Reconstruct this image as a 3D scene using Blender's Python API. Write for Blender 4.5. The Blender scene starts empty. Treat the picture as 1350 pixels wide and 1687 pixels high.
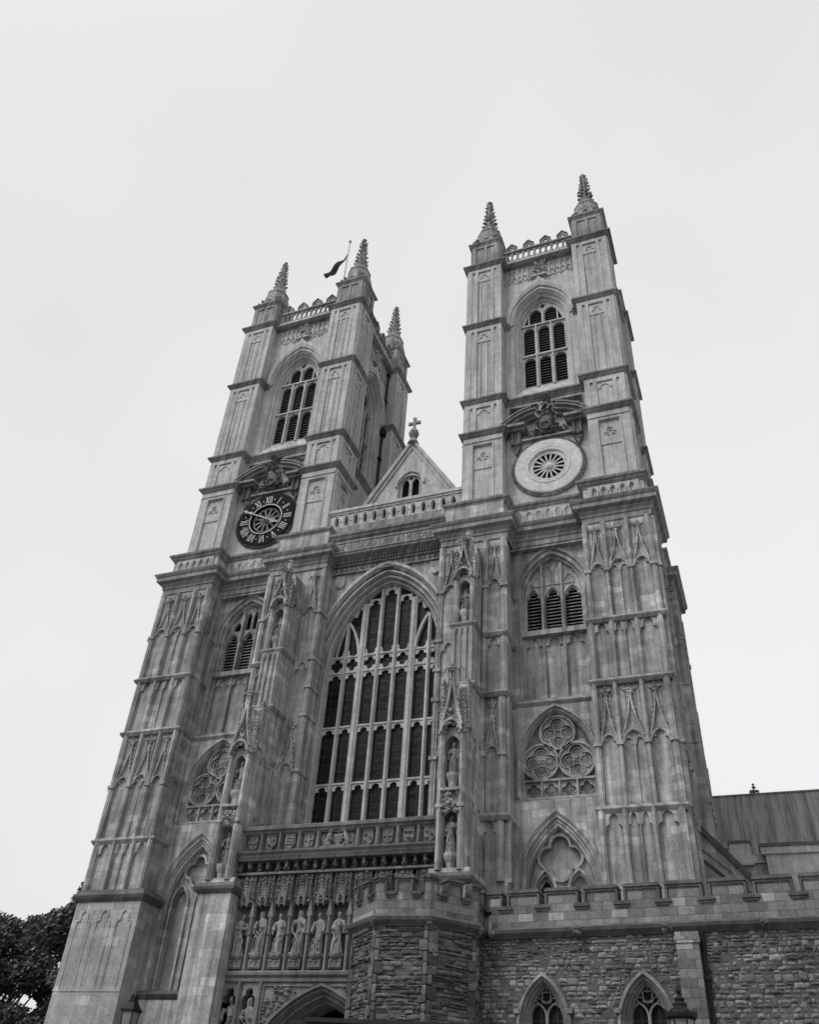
import bpy, bmesh, math, random
from mathutils import Vector, Matrix
from mathutils.geometry import tessellate_polygon
PI = math.pi
rnd = random.Random(11)
SC = bpy.context.scene
COL = SC.collection
def R(d): return math.radians(d)

# ------------------------------------------------------------------ mesh helpers
class Fr:
    """vertical work plane: u along the wall, v up, w out of the wall"""
    def __init__(s, x=0, y=0, a=0.0, z=0.0):
        s.o = (x, y, z); s.c = math.cos(a); s.s = math.sin(a)
    def P(s, u, v, w):
        return (s.o[0] + u*s.c + w*s.s, s.o[1] + u*s.s - w*s.c, s.o[2] + v)
W0 = Fr()
def area2(p): return sum(p[i][0]*p[(i+1) % len(p)][1] - p[(i+1) % len(p)][0]*p[i][1] for i in range(len(p)))/2

class MB:
    def __init__(s): s.v = []; s.f = []
    def add(s, vs, fs):
        b = len(s.v); s.v += [tuple(p) for p in vs]; s.f += [tuple(i+b for i in f) for f in fs]
    def box(s, fr, u0, u1, v0, v1, w0, w1):
        P = fr.P
        s.add([P(u0,v0,w0),P(u1,v0,w0),P(u1,v1,w0),P(u0,v1,w0),P(u0,v0,w1),P(u1,v0,w1),P(u1,v1,w1),P(u0,v1,w1)],
              [(4,5,6,7),(1,0,3,2),(0,1,5,4),(2,3,7,6),(1,2,6,5),(3,0,4,7)])
    def stone(s, fr, u0, u1, v0, v1, w0, w1, c):
        """roughly squared stone: irregular rounded outline with a bulging face"""
        uc, vc, a, b = (u0+u1)/2, (v0+v1)/2, (u1-u0)/2, (v1-v0)/2
        pw = rnd.uniform(.3, .6); ph = rnd.uniform(-.15, .15); n = 10; o = []; q = []
        e = min(a, b); tilt = rnd.gauss(0, .05); dv = rnd.gauss(0, .12)*b
        for i in range(n):
            t = 2*PI*i/n + PI/n + ph; ct, st = math.cos(t), math.sin(t)
            x = math.copysign(abs(ct)**pw, ct); y = math.copysign(abs(st)**pw, st)
            j = rnd.uniform(.95, 1.07)
            k = 1-min(.5, c*1.3/e); X, Y = a*x*j, b*y*j
            X, Y = X-Y*tilt, Y+X*tilt
            o.append((uc+X, vc+dv+Y)); q.append((uc+X*k, vc+dv+Y*k, w1+rnd.uniform(-.012, .012)))
        P = fr.P
        s.add([P(x, y, w0) for x, y in o] + [P(x, y, w1-c*1.2) for x, y in o] + [P(*x) for x in q] + [P(uc+rnd.uniform(-.3, .3)*a, vc+rnd.uniform(-.3, .3)*b, w1+c*rnd.uniform(-.2, .7))],
              [(i, (i+1) % n, n+(i+1) % n, n+i) for i in range(n)] + [(n+i, n+(i+1) % n, 2*n+(i+1) % n, 2*n+i) for i in range(n)] + [(2*n+i, 2*n+(i+1) % n, 3*n) for i in range(n)])
    def prism(s, fr, poly, w0, w1, holes=(), back=False):
        poly = list(poly)
        if area2(poly) < 0: poly.reverse()
        loops = [poly]
        for h in holes:
            h = list(h)
            if area2(h) > 0: h.reverse()
            loops.append(h)
        flat = [p for l in loops for p in l]
        tris = tessellate_polygon([[Vector((p[0], p[1], 0)) for p in l] for l in loops])
        n = len(flat); fs = []
        for t in tris:
            a, b, c = (flat[i] for i in t)
            ar = (b[0]-a[0])*(c[1]-a[1]) - (c[0]-a[0])*(b[1]-a[1])
            if abs(ar) < 1e-12: continue
            t = tuple(t) if ar > 0 else (t[0], t[2], t[1])
            fs.append(t)
            if back: fs.append((t[0]+n, t[2]+n, t[1]+n))
        k = 0
        for l in loops:
            m = len(l)
            for i in range(m):
                a = k+i; b = k+(i+1) % m
                fs.append((a, a+n, b+n, b))
            k += m
        s.add([fr.P(p[0], p[1], w1) for p in flat] + [fr.P(p[0], p[1], w0) for p in flat], fs)
    def bar(s, fr, pts, width, w0, w1, closed=False):
        n = len(pts); L = []; Rr = []
        for i in range(n):
            if closed: a, b = pts[i-1], pts[(i+1) % n]
            else: a, b = pts[max(i-1, 0)], pts[min(i+1, n-1)]
            dx, dy = b[0]-a[0], b[1]-a[1]; d = math.hypot(dx, dy) or 1
            nx, ny = -dy/d*width/2, dx/d*width/2
            L.append((pts[i][0]+nx, pts[i][1]+ny)); Rr.append((pts[i][0]-nx, pts[i][1]-ny))
        vs = []
        for i in range(n):
            vs += [fr.P(*L[i], w0), fr.P(*L[i], w1), fr.P(*Rr[i], w1), fr.P(*Rr[i], w0)]
        fs = []
        for i in range(n if closed else n-1):
            a = 4*i; b = 4*((i+1) % n)
            for k in range(3): fs.append((a+k, b+k, b+k+1, a+k+1))
        if not closed: fs += [(0,1,2,3), (4*n-1,4*n-2,4*n-3,4*n-4)]
        s.add(vs, fs)
    def loft(s, fr, rings, closed=False):
        n = len(rings[0][0]); vs = []; fs = []
        for pts, w in rings: vs += [fr.P(p[0], p[1], w) for p in pts]
        for r in range(len(rings)-1):
            for i in range(n if closed else n-1):
                j = (i+1) % n
                fs.append((r*n+i, r*n+j, (r+1)*n+j, (r+1)*n+i))
        s.add(vs, fs)
    def sweep(s, path, prof, closed=False, org=(0, 0, 0)):
        """profile (out, z) carried along a plan path; out is to the right of travel"""
        n = len(path); m = len(prof); vs = []; fs = []
        for i in range(n):
            p = path[i]
            def nrm(a, b):
                dx, dy = b[0]-a[0], b[1]-a[1]; d = math.hypot(dx, dy) or 1
                return (dy/d, -dx/d)
            if closed or 0 < i < n-1:
                n1 = nrm(path[i-1], p); n2 = nrm(p, path[(i+1) % n])
                k = 1 + n1[0]*n2[0] + n1[1]*n2[1]
                nx, ny = ((n1[0]+n2[0])/k, (n1[1]+n2[1])/k) if k > .05 else n1
            elif i == 0: nx, ny = nrm(p, path[1])
            else: nx, ny = nrm(path[i-1], p)
            for o, z in prof: vs.append((org[0]+p[0]+nx*o, org[1]+p[1]+ny*o, org[2]+z))
        for i in range(n if closed else n-1):
            a = i*m; b = ((i+1) % n)*m
            for k in range(m-1): fs.append((a+k, b+k, b+k+1, a+k+1))
        if not closed: fs += [tuple(range(m)), tuple(range((n-1)*m+m-1, (n-1)*m-1, -1))]
        s.add(vs, fs)
    def lathe(s, c, prof, n=8, rot=PI/8, sx=1, sy=1):
        vs = []; fs = []
        for r, z in prof:
            for k in range(n):
                a = rot + 2*PI*k/n
                vs.append((c[0]+r*sx*math.cos(a), c[1]+r*sy*math.sin(a), c[2]+z))
        for i in range(len(prof)-1):
            for k in range(n):
                j = (k+1) % n
                fs.append((i*n+k, i*n+j, (i+1)*n+j, (i+1)*n+k))
        fs += [tuple(range(n-1, -1, -1)), tuple(range((len(prof)-1)*n, len(prof)*n))]
        s.add(vs, fs)
    def blob(s, c, r, sq=(1, 1, 1)):
        j = lambda: r*rnd.uniform(.7, 1.3)
        x, y, z = c
        a, b, d = sq
        s.add([(x+j()*a,y,z),(x-j()*a,y,z),(x,y+j()*b,z),(x,y-j()*b,z),(x,y,z+j()*d),(x,y,z-j()*d)],
              [(0,2,4),(2,1,4),(1,3,4),(3,0,4),(2,0,5),(1,2,5),(3,1,5),(0,3,5)])
    def tube(s, pts, rads, n=8):
        prev = None; vs = []; fs = []
        for i, p in enumerate(pts):
            a = Vector(pts[max(i-1, 0)]); b = Vector(pts[min(i+1, len(pts)-1)])
            d = (b-a).normalized()
            x = d.orthogonal().normalized() if prev is None else (prev - d*prev.dot(d)).normalized()
            prev = x; y = d.cross(x)
            for k in range(n):
                t = 2*PI*k/n
                vs.append(tuple(Vector(p) + (x*math.cos(t)+y*math.sin(t))*rads[i]))
        for i in range(len(pts)-1):
            for k in range(n):
                j = (k+1) % n; fs.append((i*n+k, i*n+j, (i+1)*n+j, (i+1)*n+k))
        fs += [tuple(range(n-1, -1, -1)), tuple(range((len(pts)-1)*n, len(pts)*n))]
        s.add(vs, fs)
    def build(s, name, mat, parent=None, mir=False, smooth=False, loc=None):
        vs = [(-x, y, z) for x, y, z in s.v] if mir else s.v
        fs = [f[::-1] for f in s.f] if mir else s.f
        me = bpy.data.meshes.new(name); me.from_pydata(vs, [], fs); me.validate(); me.update()
        if smooth: me.polygons.foreach_set('use_smooth', [True]*len(me.polygons))
        me.materials.append(mat)
        o = bpy.data.objects.new(name, me); COL.objects.link(o)
        if parent: o.parent = parent
        if loc: o.location = loc
        return o
def tag(o, label=None, cat=None, group=None, kind=None):
    if label: o['label'] = label
    if cat: o['category'] = cat
    if group: o['group'] = group
    if kind: o['kind'] = kind
    return o
def empty(name, loc=(0, 0, 0)):
    o = bpy.data.objects.new(name, None); COL.objects.link(o); o.location = loc; o.empty_display_size = .5
    return o
def copy_tree(o, parent=None):
    c = o.copy(); COL.objects.link(c); c.parent = parent
    for ch in list(o.children): copy_tree(ch, c)
    return c

# ------------------------------------------------------------------ shapes in a wall plane
def arch(uc, a, spring, apex, k=.12, n=28):
    """pointed arch from right springing over the apex to the left springing"""
    h = apex-spring; out = []
    for i in range(n+1):
        t = math.cos(PI*i/n)
        # denser near the springing
        y = (1-k)*math.sqrt(max(0, 1-t*t)) + k*(1-abs(t))
        out.append((uc+a*t, spring+h*y))
    return out
def opening(uc, a, spring, apex, sill, k=.12, n=28):
    return [(uc+a, sill)] + arch(uc, a, spring, apex, k, n) + [(uc-a, sill)]
def pointed(uc, a, spring, apex, n=20):
    """two-centred arch"""
    h = apex-spring; r = (a*a+h*h)/(2*a); th = math.asin(min(1, h/r)); out = []
    for i in range(n+1):
        t = th*i/n; out.append((uc+a-r+r*math.cos(t), spring+r*math.sin(t)))
    return out + [(2*uc-p[0], p[1]) for p in out[-2::-1]]
def popening(uc, a, spring, apex, sill, n=20):
    return [(uc+a, sill)] + pointed(uc, a, spring, apex, n) + [(uc-a, sill)]
def cusped(uc, a, spring, apex, n=36, d=.3, pos=.74):
    out = []
    for p in arch(uc, a, spring, apex, .3, n):
        t = abs(p[0]-uc)/a
        ang = math.atan2((p[1]-spring)/(apex-spring), t)/(PI/2)
        f = 1 - d*max(0, 1-abs(ang-.42)/.2)
        out.append((uc+(p[0]-uc)*f, spring+(p[1]-spring)*f))
    return out
def foil(uc, vc, r, n=4, rot=0, m=40, depth=.52):
    d = r*depth; rl = r-d; out = []
    if rl < d*math.sin(PI/n)*1.02: rl = d*math.sin(PI/n)*1.02
    for i in range(m):
        th = 2*PI*i/m
        ph = ((th-rot+PI/n) % (2*PI/n)) - PI/n
        rr = d*math.cos(ph) + math.sqrt(max(0, rl*rl-(d*math.sin(ph))**2))
        out.append((uc+rr*math.cos(th), vc+rr*math.sin(th)))
    return out
def circ(uc, vc, r, n=24, sy=1.0): return [(uc+r*math.cos(2*PI*i/n), vc+r*sy*math.sin(2*PI*i/n)) for i in range(n)]
def rect(u0, u1, v0, v1): return [(u0, v0), (u1, v0), (u1, v1), (u0, v1)]
def cusp_plate(mb, fr, ua, ub, zt, zs, w0, w1, apex=None, d=.3):
    """the solid spandrel above a cusped light head"""
    uc = (ua+ub)/2; a = (ub-ua)/2-.015
    ap = apex if apex else zt-.06
    cur = cusped(uc, a, zs, ap, d=d)
    mb.prism(fr, [(ua, zs), (ua, zt), (ub, zt), (ub, zs)] + cur, w0, w1, back=True)
def carved(mb, fr, u0, u1, v0, v1, w, n, r=.09, rw=.1):
    for _ in range(n):
        p = fr.P(rnd.uniform(u0, u1), rnd.uniform(v0, v1), w+rnd.uniform(0, rw))
        mb.blob(p, r*rnd.uniform(.5, 1.2))
def canopy(mb, fr, ua, ub, z0, z1, w, t=.12, big=1.0):
    """crocketed ogee gable over a little arch"""
    uc = (ua+ub)/2; a = (ub-ua)/2
    ah = min(.75, a*1.15)
    mb.bar(fr, pointed(uc, a*.93, z0, z0+ah, 10), .09*big, w-.02, w+t)
    cur = cusped(uc, a*.85, z0-.05, z0+ah*.85)
    mb.prism(fr, [(uc-a*.95, z0-.05), (uc-a*.95, z0+ah*.5), (uc, z0+ah*1.06), (uc+a*.95, z0+ah*.5), (uc+a*.95, z0-.05)] + cur, w-.02, w+t*.55)
    zt = z1-.15*(z1-z0)
    for sg in (-1, 1):
        pts = []
        for i in range(9):
            q = i/8
            pts.append((uc+sg*a*.95*(1-q)**1.7+sg*.02, z0+ah*.45+(zt-z0-ah*.45)*q))
        mb.bar(fr, pts, .075*big, w-.02, w+t*.9)
        for i in range(1, 8, 1):
            mb.blob(fr.P(pts[i][0]+sg*.055, pts[i][1]+.03, w+t*.7), .065*big)
    # finial
    mb.box(fr, uc-.045, uc+.045, zt-.1, z1-.1, w-.02, w+t*.8)
    for du, dz in ((0, .12), (-.14, -.06), (.14, -.06), (-.08, -.2), (.08, -.2), (0, -.04)):
        mb.blob(fr.P(uc+du, z1-.2+dz, w+t*.8), .09*big)
    # blind tracery behind the gable
    for sg in (-1, 1):
        mb.bar(fr, [(uc+sg*a*.5, z0+ah+(z1-z0)*.3), (uc+sg*a*.5, z1)], .05, w-.02, w+.05)
        mb.bar(fr, pointed(uc+sg*a*.73, a*.23, z1-.35, z1-.1, 5), .045, w-.02, w+.05)
        mb.bar(fr, pointed(uc+sg*a*.25, a*.23, z1-.35, z1-.1, 5), .045, w-.02, w+.05)

# ------------------------------------------------------------------ materials
def mat_new(name):
    m = bpy.data.materials.new(name); m.use_nodes = True
    nt = m.node_tree; b = nt.nodes['Principled BSDF']; return m, nt, b
def nd(nt, t, **kw):
    n = nt.nodes.new(t)
    for k, v in kw.items(): setattr(n, k, v)
    return n
def math_(nt, op, a, b=None, c=None):
    n = nd(nt, 'ShaderNodeMath', operation=op)
    for i, x in enumerate((a, b, c)):
        if x is None: continue
        if hasattr(x, 'links') or hasattr(x, 'is_linked'): nt.links.new(x, n.inputs[i])
        else: n.inputs[i].default_value = x
    return n.outputs[0]
def ramp(nt, src, lo, hi, a, b):
    n = nd(nt, 'ShaderNodeMapRange'); n.clamp = True
    nt.links.new(src, n.inputs['Value'])
    for k, v in zip(('From Min', 'From Max', 'To Min', 'To Max'), (lo, hi, a, b)): n.inputs[k].default_value = v
    return n.outputs[0]
def noise(nt, vec, scale, detail=4, rough=.6):
    n = nd(nt, 'ShaderNodeTexNoise'); n.inputs['Scale'].default_value = scale
    n.inputs['Detail'].default_value = detail; n.inputs['Roughness'].default_value = rough
    nt.links.new(vec, n.inputs['Vector']); return n.outputs['Fac']
def grey(nt, val, tint=(1, 1, 1)):
    n = nd(nt, 'ShaderNodeCombineColor')
    for i, k in enumerate(('Red', 'Green', 'Blue')):
        nt.links.new(val if tint[i] == 1 else math_(nt, 'MULTIPLY', val, tint[i]), n.inputs[k])
    return n.outputs[0]
def stone(name, base, course=.36, blockw=.85, contrast=.22, streak=.3, patch=.3, mortar=.75, bump=.25, rand=0.0, light_blocks=0.0):
    m, nt, b = mat_new(name)
    geo = nd(nt, 'ShaderNodeNewGeometry'); sep = nd(nt, 'ShaderNodeSeparateXYZ')
    nt.links.new(geo.outputs['Position'], sep.inputs[0])
    u = math_(nt, 'ADD', sep.outputs['X'], sep.outputs['Y'])
    cv = nd(nt, 'ShaderNodeCombineXYZ'); nt.links.new(u, cv.inputs[0]); nt.links.new(sep.outputs['Z'], cv.inputs[1])
    br = nd(nt, 'ShaderNodeTexBrick'); nt.links.new(cv.outputs[0], br.inputs['Vector'])
    br.inputs['Scale'].default_value = 1; br.inputs['Brick Width'].default_value = blockw; br.inputs['Row Height'].default_value = course
    br.inputs['Mortar Size'].default_value = .012; br.inputs['Mortar Smooth'].default_value = .3; br.inputs['Bias'].default_value = 0
    br.inputs['Color1'].default_value = (0, 0, 0, 1); br.inputs['Color2'].default_value = (1, 1, 1, 1); br.inputs['Mortar'].default_value = (.5, .5, .5, 1)
    bw = nd(nt, 'ShaderNodeSeparateColor'); nt.links.new(br.outputs['Color'], bw.inputs[0])
    tone = ramp(nt, bw.outputs[0], 0, 1, 1-contrast, 1+contrast)
    if light_blocks:
        tone = math_(nt, 'ADD', tone, ramp(nt, bw.outputs[0], .86, .9, 0, light_blocks))
    mort = ramp(nt, br.outputs['Fac'], 0, 1, 1, mortar)
    tone = math_(nt, 'MULTIPLY', tone, mort)
    n1 = ramp(nt, noise(nt, geo.outputs['Position'], .35, 5), .3, .7, 1-patch, 1+patch)
    sv = nd(nt, 'ShaderNodeCombineXYZ')
    nt.links.new(math_(nt, 'MULTIPLY', u, 3.2), sv.inputs[0]); nt.links.new(math_(nt, 'MULTIPLY', sep.outputs['Z'], .22), sv.inputs[1])
    n2 = ramp(nt, noise(nt, sv.outputs[0], 1, 4), .33, .7, 1-streak, 1+streak*.5)
    nf = noise(nt, geo.outputs['Position'], 9, 6, .75)
    n3 = math_(nt, 'MULTIPLY', ramp(nt, nf, .3, .7, .8, 1.2), ramp(nt, noise(nt, geo.outputs['Position'], 22, 3, .8), .32, .68, .8, 1.2))
    n4 = ramp(nt, noise(nt, geo.outputs['Position'], 2.2, 5, .7), .32, .68, .84, 1.12)
    v = math_(nt, 'MULTIPLY', math_(nt, 'MULTIPLY', tone, n1), math_(nt, 'MULTIPLY', n2, n3))
    v = math_(nt, 'MULTIPLY', v, n4)
    if rand:
        v = math_(nt, 'MULTIPLY', v, ramp(nt, geo.outputs['Random Per Island'], 0, 1, 1-rand, 1+rand))
    v = math_(nt, 'MULTIPLY', v, base)
    nt.links.new(grey(nt, v), b.inputs['Base Color'])
    b.inputs['Roughness'].default_value = .9; b.inputs['Specular IOR Level'].default_value = .2
    bp = nd(nt, 'ShaderNodeBump'); bp.inputs['Strength'].default_value = bump; bp.inputs['Distance'].default_value = .05
    hgt = math_(nt, 'SUBTRACT', nf, math_(nt, 'MULTIPLY', br.outputs['Fac'], .25))
    nt.links.new(hgt, bp.inputs['Height']); nt.links.new(bp.outputs[0], b.inputs['Normal'])
    return m
def rubble(name, base, rand=.5, bump=.8):
    m, nt, b = mat_new(name)
    geo = nd(nt, 'ShaderNodeNewGeometry')
    nf = noise(nt, geo.outputs['Position'], 11, 6, .8)
    v = ramp(nt, geo.outputs['Random Per Island'], 0, 1, 1-rand, 1+rand)
    v = math_(nt, 'MULTIPLY', v, ramp(nt, nf, .3, .7, .6, 1.35))
    v = math_(nt, 'MULTIPLY', v, ramp(nt, noise(nt, geo.outputs['Position'], .8, 4), .3, .7, .7, 1.3))
    v = math_(nt, 'MULTIPLY', v, base)
    nt.links.new(grey(nt, v), b.inputs['Base Color'])
    b.inputs['Roughness'].default_value = .95; b.inputs['Specular IOR Level'].default_value = .15
    bp = nd(nt, 'ShaderNodeBump'); bp.inputs['Strength'].default_value = bump; bp.inputs['Distance'].default_value = .06
    nt.links.new(nf, bp.inputs['Height']); nt.links.new(bp.outputs[0], b.inputs['Normal'])
    return m
def plain(name, val, rough=.6, spec=.3, var=.25, scale=6, metal=0, vert=None, rand=0):
    m, nt, b = mat_new(name)
    geo = nd(nt, 'ShaderNodeNewGeometry'); vec = geo.outputs['Position']
    if vert:
        mp = nd(nt, 'ShaderNodeMapping'); mp.inputs['Scale'].default_value = vert; nt.links.new(vec, mp.inputs[0]); vec = mp.outputs[0]
    nf = noise(nt, vec, scale, 5, .7)
    v = math_(nt, 'MULTIPLY', ramp(nt, nf, .3, .7, 1-var, 1+var), val)
    if rand: v = math_(nt, 'MULTIPLY', v, ramp(nt, geo.outputs['Random Per Island'], 0, 1, 1-rand, 1+rand))
    nt.links.new(grey(nt, v), b.inputs['Base Color'])
    b.inputs['Roughness'].default_value = rough; b.inputs['Specular IOR Level'].default_value = spec; b.inputs['Metallic'].default_value = metal
    return m
def leaded(name):
    m, nt, b = mat_new(name)
    geo = nd(nt, 'ShaderNodeNewGeometry'); sep = nd(nt, 'ShaderNodeSeparateXYZ'); nt.links.new(geo.outputs['Position'], sep.inputs[0])
    cv = nd(nt, 'ShaderNodeCombineXYZ')
    nt.links.new(math_(nt, 'ADD', sep.outputs['X'], sep.outputs['Y']), cv.inputs[0]); nt.links.new(sep.outputs['Z'], cv.inputs[1])
    br = nd(nt, 'ShaderNodeTexBrick'); br.offset = 0; nt.links.new(cv.outputs[0], br.inputs['Vector'])
    br.inputs['Scale'].default_value = 1; br.inputs['Brick Width'].default_value = .5; br.inputs['Row Height'].default_value = .46
    br.inputs['Mortar Size'].default_value = .03; br.inputs['Color1'].default_value = (.004, .004, .004, 1); br.inputs['Color2'].default_value = (.016, .016, .016, 1)
    br.inputs['Mortar'].default_value = (.03, .03, .03, 1)
    nt.links.new(br.outputs['Color'], b.inputs['Base Color'])
    b.inputs['Roughness'].default_value = .5; b.inputs['Specular IOR Level'].default_value = .12
    bp = nd(nt, 'ShaderNodeBump'); bp.inputs['Strength'].default_value = .5; bp.inputs['Distance'].default_value = .1
    nt.links.new(noise(nt, geo.outputs['Position'], 3.0, 3), bp.inputs['Height']); nt.links.new(bp.outputs[0], b.inputs['Normal'])
    return m
M = dict(
    up=stone('pale_tower_stone', .5, contrast=.06, streak=.3, patch=.12, mortar=.94, bump=.3),
    mid=stone('grey_facade_stone', .395, contrast=.15, streak=.5, patch=.28, mortar=.88, bump=.35, light_blocks=.2),
    low=stone('patched_ashlar', .36, course=.42, blockw=.8, contrast=.1, streak=.26, patch=.2, mortar=.93, bump=.4, light_blocks=.22),
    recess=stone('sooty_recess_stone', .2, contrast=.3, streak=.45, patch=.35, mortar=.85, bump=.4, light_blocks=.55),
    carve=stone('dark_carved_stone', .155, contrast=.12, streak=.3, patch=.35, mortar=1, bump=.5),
    corn=stone('weathered_cornice_stone', .31, contrast=.1, streak=.45, patch=.28, mortar=.92, bump=.3),
    porch=stone('dark_porch_stone', .2, contrast=.14, streak=.3, patch=.25, mortar=.9, bump=.4),
    statue=stone('statue_stone', .26, contrast=0, streak=.4, patch=.2, mortar=1, bump=.4),
    ash=stone('parapet_ashlar', .22, course=.27, blockw=.5, contrast=.36, streak=.25, patch=.25, mortar=.6, bump=.6, light_blocks=.3),
    trim=stone('window_trim_stone', .22, course=.35, blockw=.5, contrast=.2, streak=.3, patch=.2, mortar=.8, bump=.5),
    cope=stone('dark_coping_stone', .13, contrast=.2, streak=.3, patch=.3, mortar=.8, bump=.5),
    rub=rubble('rubble_stone', .205, .52), rub2=rubble('dark_layered_rubble', .14, .5), mortar=rubble('lime_mortar', .11, 0, .5),
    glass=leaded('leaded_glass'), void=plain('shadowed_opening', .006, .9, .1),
    louv=plain('slate_louvre', .12, .8, .2, .2, 8), black=plain('black_painted_dial', .012, .8, .1), gilt=plain('gilt_metal', .3, .4, .5, .1),
    ringst=stone('renewed_pale_stone', .62, contrast=.03, streak=.1, patch=.06, mortar=1, bump=.2), roof=plain('lead_roofing', .2, .6, .25, .6, 2.6, vert=(1.3, .06, .12), rand=.25),
    iron=plain('black_iron', .01, .6, .25, .2), lead=plain('lead_roof', .17, .6, .3, .55, 5, vert=(1, 1, .12)),
    lampglass=plain('lamp_glass', .2, .15, .6, .1), leaf=plain('dark_leaves', .115, .6, .25, .3, 3, rand=.6), bark=plain('bark', .06, .9, .2),
    flag=plain('flag_cloth', .1, .85, .2, .35, 3), pole=plain('white_painted_pole', .5, .5, .3, .1), timber=plain('black_stained_timber', .016, .5, .3, .3, 4),
    pave=stone('stone_paving', .2, course=.6, blockw=.9), tarmac=plain('tarmac', .05, .9, .2, .25, 20), inter=plain('dark_oak_door', .02, .7, .3),
)

SKY_LO, SKY_HI = 6.7, 7.7
# ------------------------------------------------------------------ camera (solved from the facade's symmetry)
cam = bpy.data.cameras.new('camera'); co = bpy.data.objects.new('camera', cam); COL.objects.link(co); SC.camera = co
RX = Vector((.933390, .353600, .061240)); UX = Vector((.172520, -.591771, .787428)); FX = Vector((-.314675, .724413, .613357))
CP = Vector((17.8063, -37.5275, 1.6))
co.matrix_world = Matrix(((RX.x, UX.x, -FX.x, CP.x), (RX.y, UX.y, -FX.y, CP.y), (RX.z, UX.z, -FX.z, CP.z), (0, 0, 0, 1)))
cam.sensor_fit = 'VERTICAL'; cam.sensor_height = 36; cam.lens = 1413.585/1687*36
cam.shift_x = 4/1687; cam.clip_start = .1; cam.clip_end = 3000

# ------------------------------------------------------------------ overcast daylight
SUN_EL, SUN_AZ = R(48), R(-125)          # sun high to the front left of the facade (azimuth measured from +X)
world = bpy.data.worlds.new('World'); SC.world = world; world.use_nodes = True
wt = world.node_tree; bg = wt.nodes['Background']
sky = nd(wt, 'ShaderNodeTexSky'); sky.sky_type = 'NISHITA'; sky.sun_disc = False
sky.sun_elevation = SUN_EL; sky.sun_rotation = PI/2-SUN_AZ; sky.dust_density = 4; sky.air_density = 1.5
sbw = nd(wt, 'ShaderNodeRGBToBW'); wt.links.new(sky.outputs[0], sbw.inputs[0])
tc = nd(wt, 'ShaderNodeTexCoord')
cl = noise(wt, tc.outputs['Generated'], 1.6, 3, .5)
cloud = ramp(wt, cl, .3, .7, SKY_LO, SKY_HI)
mixv = math_(wt, 'ADD', math_(wt, 'MULTIPLY', sbw.outputs[0], .12), cloud)
wt.links.new(grey(wt, mixv), bg.inputs['Color']); bg.inputs['Strength'].default_value = .1
sl = bpy.data.lights.new('sun', 'SUN'); sl.energy = 1.5; sl.angle = R(22); sl.color = (1, .99, .97)
so = bpy.data.objects.new('sun', sl); COL.objects.link(so)
sd = Vector((math.cos(SUN_EL)*math.cos(SUN_AZ), math.cos(SUN_EL)*math.sin(SUN_AZ), math.sin(SUN_EL)))
so.rotation_euler = sd.to_track_quat('Z', 'Y').to_euler(); so.location = (-30, -60, 90)
SC.view_settings.view_transform = 'Standard'; SC.view_settings.look = 'None'; SC.view_settings.exposure = .14; SC.view_settings.gamma = 1
SC.view_settings.use_curve_mapping = False

# ================================================================== THE CHURCH
church = tag(empty('gothic_church', (0, 0, 0)), 'pale stone gothic church with two tall square bell towers flanking a huge pointed window', 'church')
def part(name, mb, mat, parent=None, label=None, mir=False, smooth=False, loc=None):
    o = mb.build(name, M[mat], parent or church, mir, smooth, loc)
    if label: o['label'] = label
    return o
TX, TY = 9.84, 6.62            # south tower centre; the north one mirrors it
PI_, PO, RW = 2.70, 5.27, 4.50   # pier inner edge, pier outer edge / front, recessed wall
A90 = PI/2
SMALL = [(0, -.44), (.05, -.44), (.07, -.36), (.2, -.22), (.2, -.17), (.3, -.1), (.33, 0), (.3, .02), (0, .1)]
def tower_path(k0=0, n=4):
    pts = []
    for k in range(k0, k0+n):
        f = Fr(0, 0, k*A90)
        pts += [f.P(*p) for p in ((-PO, 0, PO), (-PI_, 0, PO), (-PI_, 0, RW), (PI_, 0, RW), (PI_, 0, PO))]
    return [(p[0], p[1]) for p in pts]
def pier_paths(ext):
    """one open path round each corner pier; ext carries it along the recess"""
    out = []
    for k in range(4):
        f = Fr(0, 0, k*A90); g = Fr(0, 0, (k+1)*A90)
        p = []
        if ext: p.append(f.P(ext, 0, RW))
        p += [f.P(PI_, 0, RW), f.P(PI_, 0, PO), f.P(PO, 0, PO), g.P(-PI_, 0, PO), g.P(-PI_, 0, RW)]
        if ext: p.append(g.P(-ext, 0, RW))
        out.append([(q[0], q[1]) for q in p])
    return out
STG = [(33.62, 39.5, 'c'), (39.94, 42.55, 's'), (42.97, 50.25, 'b'), (50.67, 57.14, 'b')]
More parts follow.
